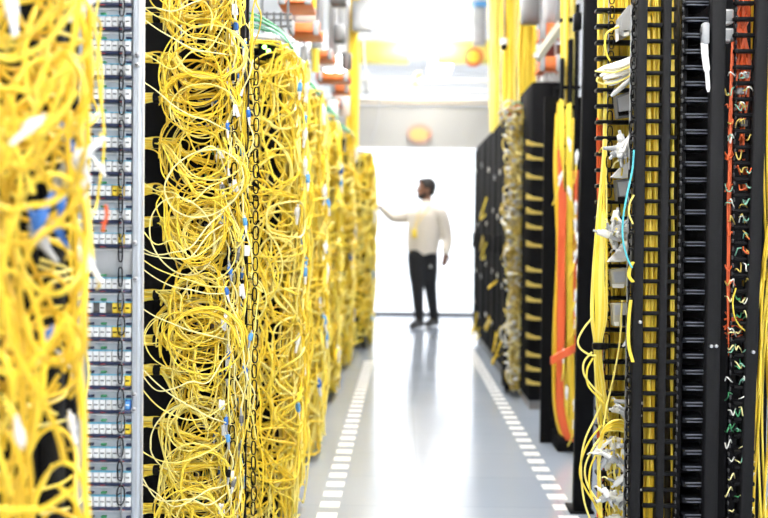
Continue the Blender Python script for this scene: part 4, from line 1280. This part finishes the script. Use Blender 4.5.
build('rim', disc((c.x, DW - 0.075, c.z), 0.17, 0.14, 0.03), PINK, t)
build('centre', disc((c.x - 0.01, DW - 0.085, c.z - 0.01), 0.12, 0.085, 0.012), mat('pale sign yellow', (0.55, 0.43, 0.16), 0.6), t)
build('red_dot', disc((c.x + 0.12, DW - 0.092, c.z - 0.01), 0.022, 0.025, 0.008), mat('sign red', (0.75, 0.22, 0.12), 0.6), t)
t = thing('yellow_hook', 'small yellow hook hanging from the white pipe rail', 'hook', Q(417, 88, 15.5))
build('hook', MB().tube(smooth([Q(418, 78, 15.58), Q(418, 73, 15.55), Q(415, 78, 15.5), Q(416, 84, 15.5), Q(419, 88, 15.5)], 5), 0.022, 8), YEL[2], t)
build('clip', MB().cyl(Q(418.5, 73, 15.5), 0.028, 0.04, 'z', 10), YEL[2], t)
cord([Q(x, y, 13.6) for x, y in ((362, -20), (363, 30), (366, 72), (374, 84), (379, 100), (378, 120), (371, 142))], 0.008, GREY, 'grey cable bowing out at the end of the left row near the ceiling', None, name='hanging_cable')
t = thing('floor_stub', 'small white upright stub on the floor before the black cabinet', 'floor fitting', floor_pt(551, 430))
c = floor_pt(551, 430)
build('stem', MB().cyl((c.x, c.y, 0.05), 0.012, 0.10, 'z', 10), WHITE, t)
build('base', MB().cyl((c.x, c.y, 0.005), 0.03, 0.01, 'z', 12), WHITE_W, t)

# ------------------------------------------------------------------ the man at the far end
DPN = 14.1
H = lambda px, py, dd=0.0: Q(px, py, DPN + dd)
SKIN = mat('skin', (0.24, 0.115, 0.07), 0.5)
SWEAT = mat('cream fleece', (0.78, 0.72, 0.64), 0.9, noise=0.06, nscale=60)
TROU = mat('black trousers', (0.010, 0.011, 0.014), 0.8)
SHOE = mat('dark shoes', (0.03, 0.028, 0.027), 0.5)
HAIR = mat('dark hair', (0.012, 0.010, 0.009), 0.7)


def limb(mb, pts, rad, sides=14, n=5, flat=(1, 1), up=None):
    p = smooth(pts, n)
    t = np.linspace(0, len(rad) - 1, len(p))
    r = np.interp(t, range(len(rad)), rad)
    mb.tube(p, r, sides, 0, flat, up=up)
    mb.ball(p[0], r[0] * 0.97 * min(flat), 12, 8)
    mb.ball(p[-1], r[-1] * 0.97 * min(flat), 12, 8)


def remesh(o, vox, it=6):
    m = o.modifiers.new('remesh', 'REMESH'); m.mode = 'VOXEL'; m.voxel_size = vox; m.use_smooth_shade = True
    s = o.modifiers.new('smooth', 'SMOOTH'); s.iterations = it; s.factor = 0.5


def hand(mb, wrist, dr, palm_n, thumb_side, s=1.0, curl=0.35):
    dr = dr.normalized(); side = dr.cross(palm_n).normalized() * thumb_side
    nrm = palm_n.normalized()
    limb(mb, [wrist - dr * 0.02, wrist + dr * 0.04 * s, wrist + dr * 0.085 * s], [0.026 * s, 0.034 * s, 0.036 * s], 12, 4, (0.55, 1.05), up=tuple(nrm))
    for k, (off, L) in enumerate(((0.030, 0.072), (0.010, 0.082), (-0.010, 0.076), (-0.029, 0.058))):
        b_ = wrist + dr * 0.08 * s + side * off * s
        pts = [b_]
        d_ = dr
        for q in range(3):
            d_ = (d_ + nrm * curl * (0.6 + 0.5 * q)).normalized()
            b_ = b_ + d_ * L * s * (0.45, 0.32, 0.23)[q]
            pts.append(b_)
        limb(mb, pts, [0.0095 * s, 0.009 * s, 0.008 * s, 0.007 * s], 8, 3)
    b_ = wrist + dr * 0.025 * s + side * 0.03 * s
    limb(mb, [b_, b_ + (dr * 0.6 + side * 0.7).normalized() * 0.04 * s, b_ + (dr + side * 0.5 + nrm * 0.3).normalized() * 0.075 * s], [0.013 * s, 0.011 * s, 0.008 * s], 8, 3)


# main joints (he looks to the photo's left and slightly away)
hipc = H(423, 257)
neck = H(427, 202, 0.0)
headc = H(425.5, 190)
shL, shR = H(412, 215, 0.09), H(440, 214, -0.05)
elL, wrL = H(394, 217.5, 0.10), H(380.5, 207, 0.06)
elR, wrR = H(447, 238, -0.02), H(446, 253, -0.08)
hpL, hpR = H(417, 259, -0.03), H(428, 259, 0.03)
knL, knR = H(417.5, 289, -0.06), H(430.5, 288, 0.02)
anL, anR = H(419.5, 318, -0.05), H(434.5, 315, 0.22)
anL.z = 0.085; anR.z = 0.085
body = MB()
limb(body, [H(427, 210), neck, H(426.5, 196)], [0.075, 0.06, 0.058], 14, 4)
# head: skull, jaw, nose, ear, brow
body.ball(headc + Vector((0.012, 0, 0.03)), (0.098, 0.078, 0.105), 24, 16)
body.ball(headc + Vector((-0.035, 0, -0.045)), (0.062, 0.058, 0.068), 20, 12)
body.tube([headc + Vector((-0.088, 0, 0.03)), headc + Vector((-0.108, 0, -0.002)), headc + Vector((-0.088, 0, -0.012))], [0.010, 0.016, 0.012], 10)
body.ball(headc + Vector((-0.075, 0, 0.045)), (0.02, 0.05, 0.012), 12, 8)
body.ball(headc + Vector((0.025, -0.078, -0.005)), (0.020, 0.012, 0.032), 12, 8)
body.ball(headc + Vector((0.025, 0.078, -0.005)), (0.020, 0.012, 0.032), 12, 8)
body.ball(headc + Vector((-0.094, 0, -0.048)), (0.010, 0.024, 0.006), 10, 6)
body.ball(headc + Vector((-0.092, 0, -0.060)), (0.010, 0.022, 0.007), 10, 6)
# torso, arms, legs under the clothes
limb(body, [H(427, 212), H(425, 228), H(423, 246), hipc], [0.14, 0.145, 0.13, 0.135], 18, 5, (0.8, 1.0), up=(0, 1, 0))
limb(body, [H(427, 212), shL, elL, wrL], [0.07, 0.055, 0.04, 0.028], 12, 5)
limb(body, [H(427, 212), shR, elR, wrR], [0.07, 0.055, 0.04, 0.028], 12, 5)
hand(body, wrL, H(373, 203, 0.0) - wrL, Vector((0, 0.3, -1)), 1, 1.0, 0.2)
hand(body, wrR, Vector((-0.14, -0.05, -1)), Vector((-0.45, 0.85, 0)), 1, 1.05, 0.3)
for hp, kn, an in ((hpL, knL, anL), (hpR, knR, anR)):
    limb(body, [hipc, hp, kn, an], [0.10, 0.095, 0.06, 0.042], 14, 5)
    limb(body, [an, an + Vector((-0.035, -0.05, -0.03)), an + Vector((-0.07, -0.12, -0.045))], [0.042, 0.038, 0.028], 12, 4)
po = build('person', body, SKIN, loc=(hipc.x, DPN, 0))
tag(po, 'person in cream fleece and black trousers reaching toward yellow cords at the far end', 'person')
remesh(po, 0.009, 4)
# fleece
sw = MB()
limb(sw, [H(427.5, 207), H(426.5, 215), H(424.5, 230), H(423, 244), H(422.5, 253)], [0.13, 0.20, 0.205, 0.19, 0.18], 22, 5, (0.72, 1.0), up=(0, 1, 0))
limb(sw, [H(425, 211, 0.04), shL, elL, wrL + (elL - wrL) * 0.12], [0.095, 0.085, 0.062, 0.045], 14, 6)
limb(sw, [H(430, 211, -0.02), shR, elR, wrR + (elR - wrR) * 0.1], [0.095, 0.092, 0.068, 0.048], 14, 6)
limb(sw, [H(427, 208), H(427, 203)], [0.085, 0.072], 14, 3)
so = build('fleece', sw, SWEAT, po)
remesh(so, 0.010, 6)
tr = MB()
limb(tr, [H(422.5, 252), hipc], [0.165, 0.165], 18, 4, (0.72, 0.98), up=(0, 1, 0))
for hp, kn, an in ((hpL, knL, anL), (hpR, knR, anR)):
    limb(tr, [hp + Vector((0, 0, 0.04)), hp * 0.5 + kn * 0.5, kn, an + Vector((0, 0, 0.0))], [0.118, 0.102, 0.074, 0.054], 16, 5)
to = build('trousers', tr, TROU, po)
remesh(to, 0.010, 5)
for an in (anL, anR):
    sh = MB()
    limb(sh, [Vector((an.x + 0.02, an.y + 0.035, 0.05)), Vector((an.x - 0.035, an.y - 0.05, 0.052)), Vector((an.x - 0.075, an.y - 0.13, 0.04)), Vector((an.x - 0.10, an.y - 0.185, 0.034))], [0.048, 0.05, 0.046, 0.032], 14, 5, (0.95, 1.0))
    sh.ball((an.x, an.y, 0.085), (0.055, 0.05, 0.05), 14, 10)
    v = sh.co()
    o = build('shoe', sh, SHOE, po)
    remesh(o, 0.009, 3)
hr = MB()
hr.ball(headc + Vector((0.030, 0, 0.045)), (0.098, 0.086, 0.105), 22, 14)
hr.ball(headc + Vector((0.062, 0, 0.0)), (0.055, 0.072, 0.075), 18, 12)
hr.ball(headc + Vector((-0.02, 0, 0.105)), (0.07, 0.062, 0.035), 18, 10)
build('hair', hr, HAIR, po)
bd = MB()
bd.ball(headc + Vector((-0.042, 0, -0.075)), (0.058, 0.060, 0.042), 18, 10)
bd.ball(headc + Vector((-0.010, 0, -0.055)), (0.045, 0.066, 0.045), 18, 10)
build('beard', bd, HAIR, po)
for s in (-1, 1):
    build('eye', MB().ball(headc + Vector((-0.077, 0.030 * s, 0.022)), 0.012, 10, 8), WHITE, po)
lb = MB()
lb.tube(smooth([H(421, 206, -0.14), H(417, 218, -0.2), H(414.5, 229, -0.205)], 5), 0.005, 6)
lb.tube(smooth([H(430, 206, -0.12), H(420, 220, -0.21), H(414.5, 229, -0.205)], 5), 0.005, 6)
lo = build('lanyard', lb, YEL[1], po)
build('badge', MB().rect(411.8, 229, 417, 238, DPN - 0.215, 0.006, 0.001), YEL[0], lo)
pk = MB().rect(430, 231, 437, 233, DPN - 0.19, 0.02, 0.004)
build('trouser_mark', MB().ball(H(430.5, 266.5, -0.115), (0.02, 0.008, 0.022), 10, 6), GREY, to)
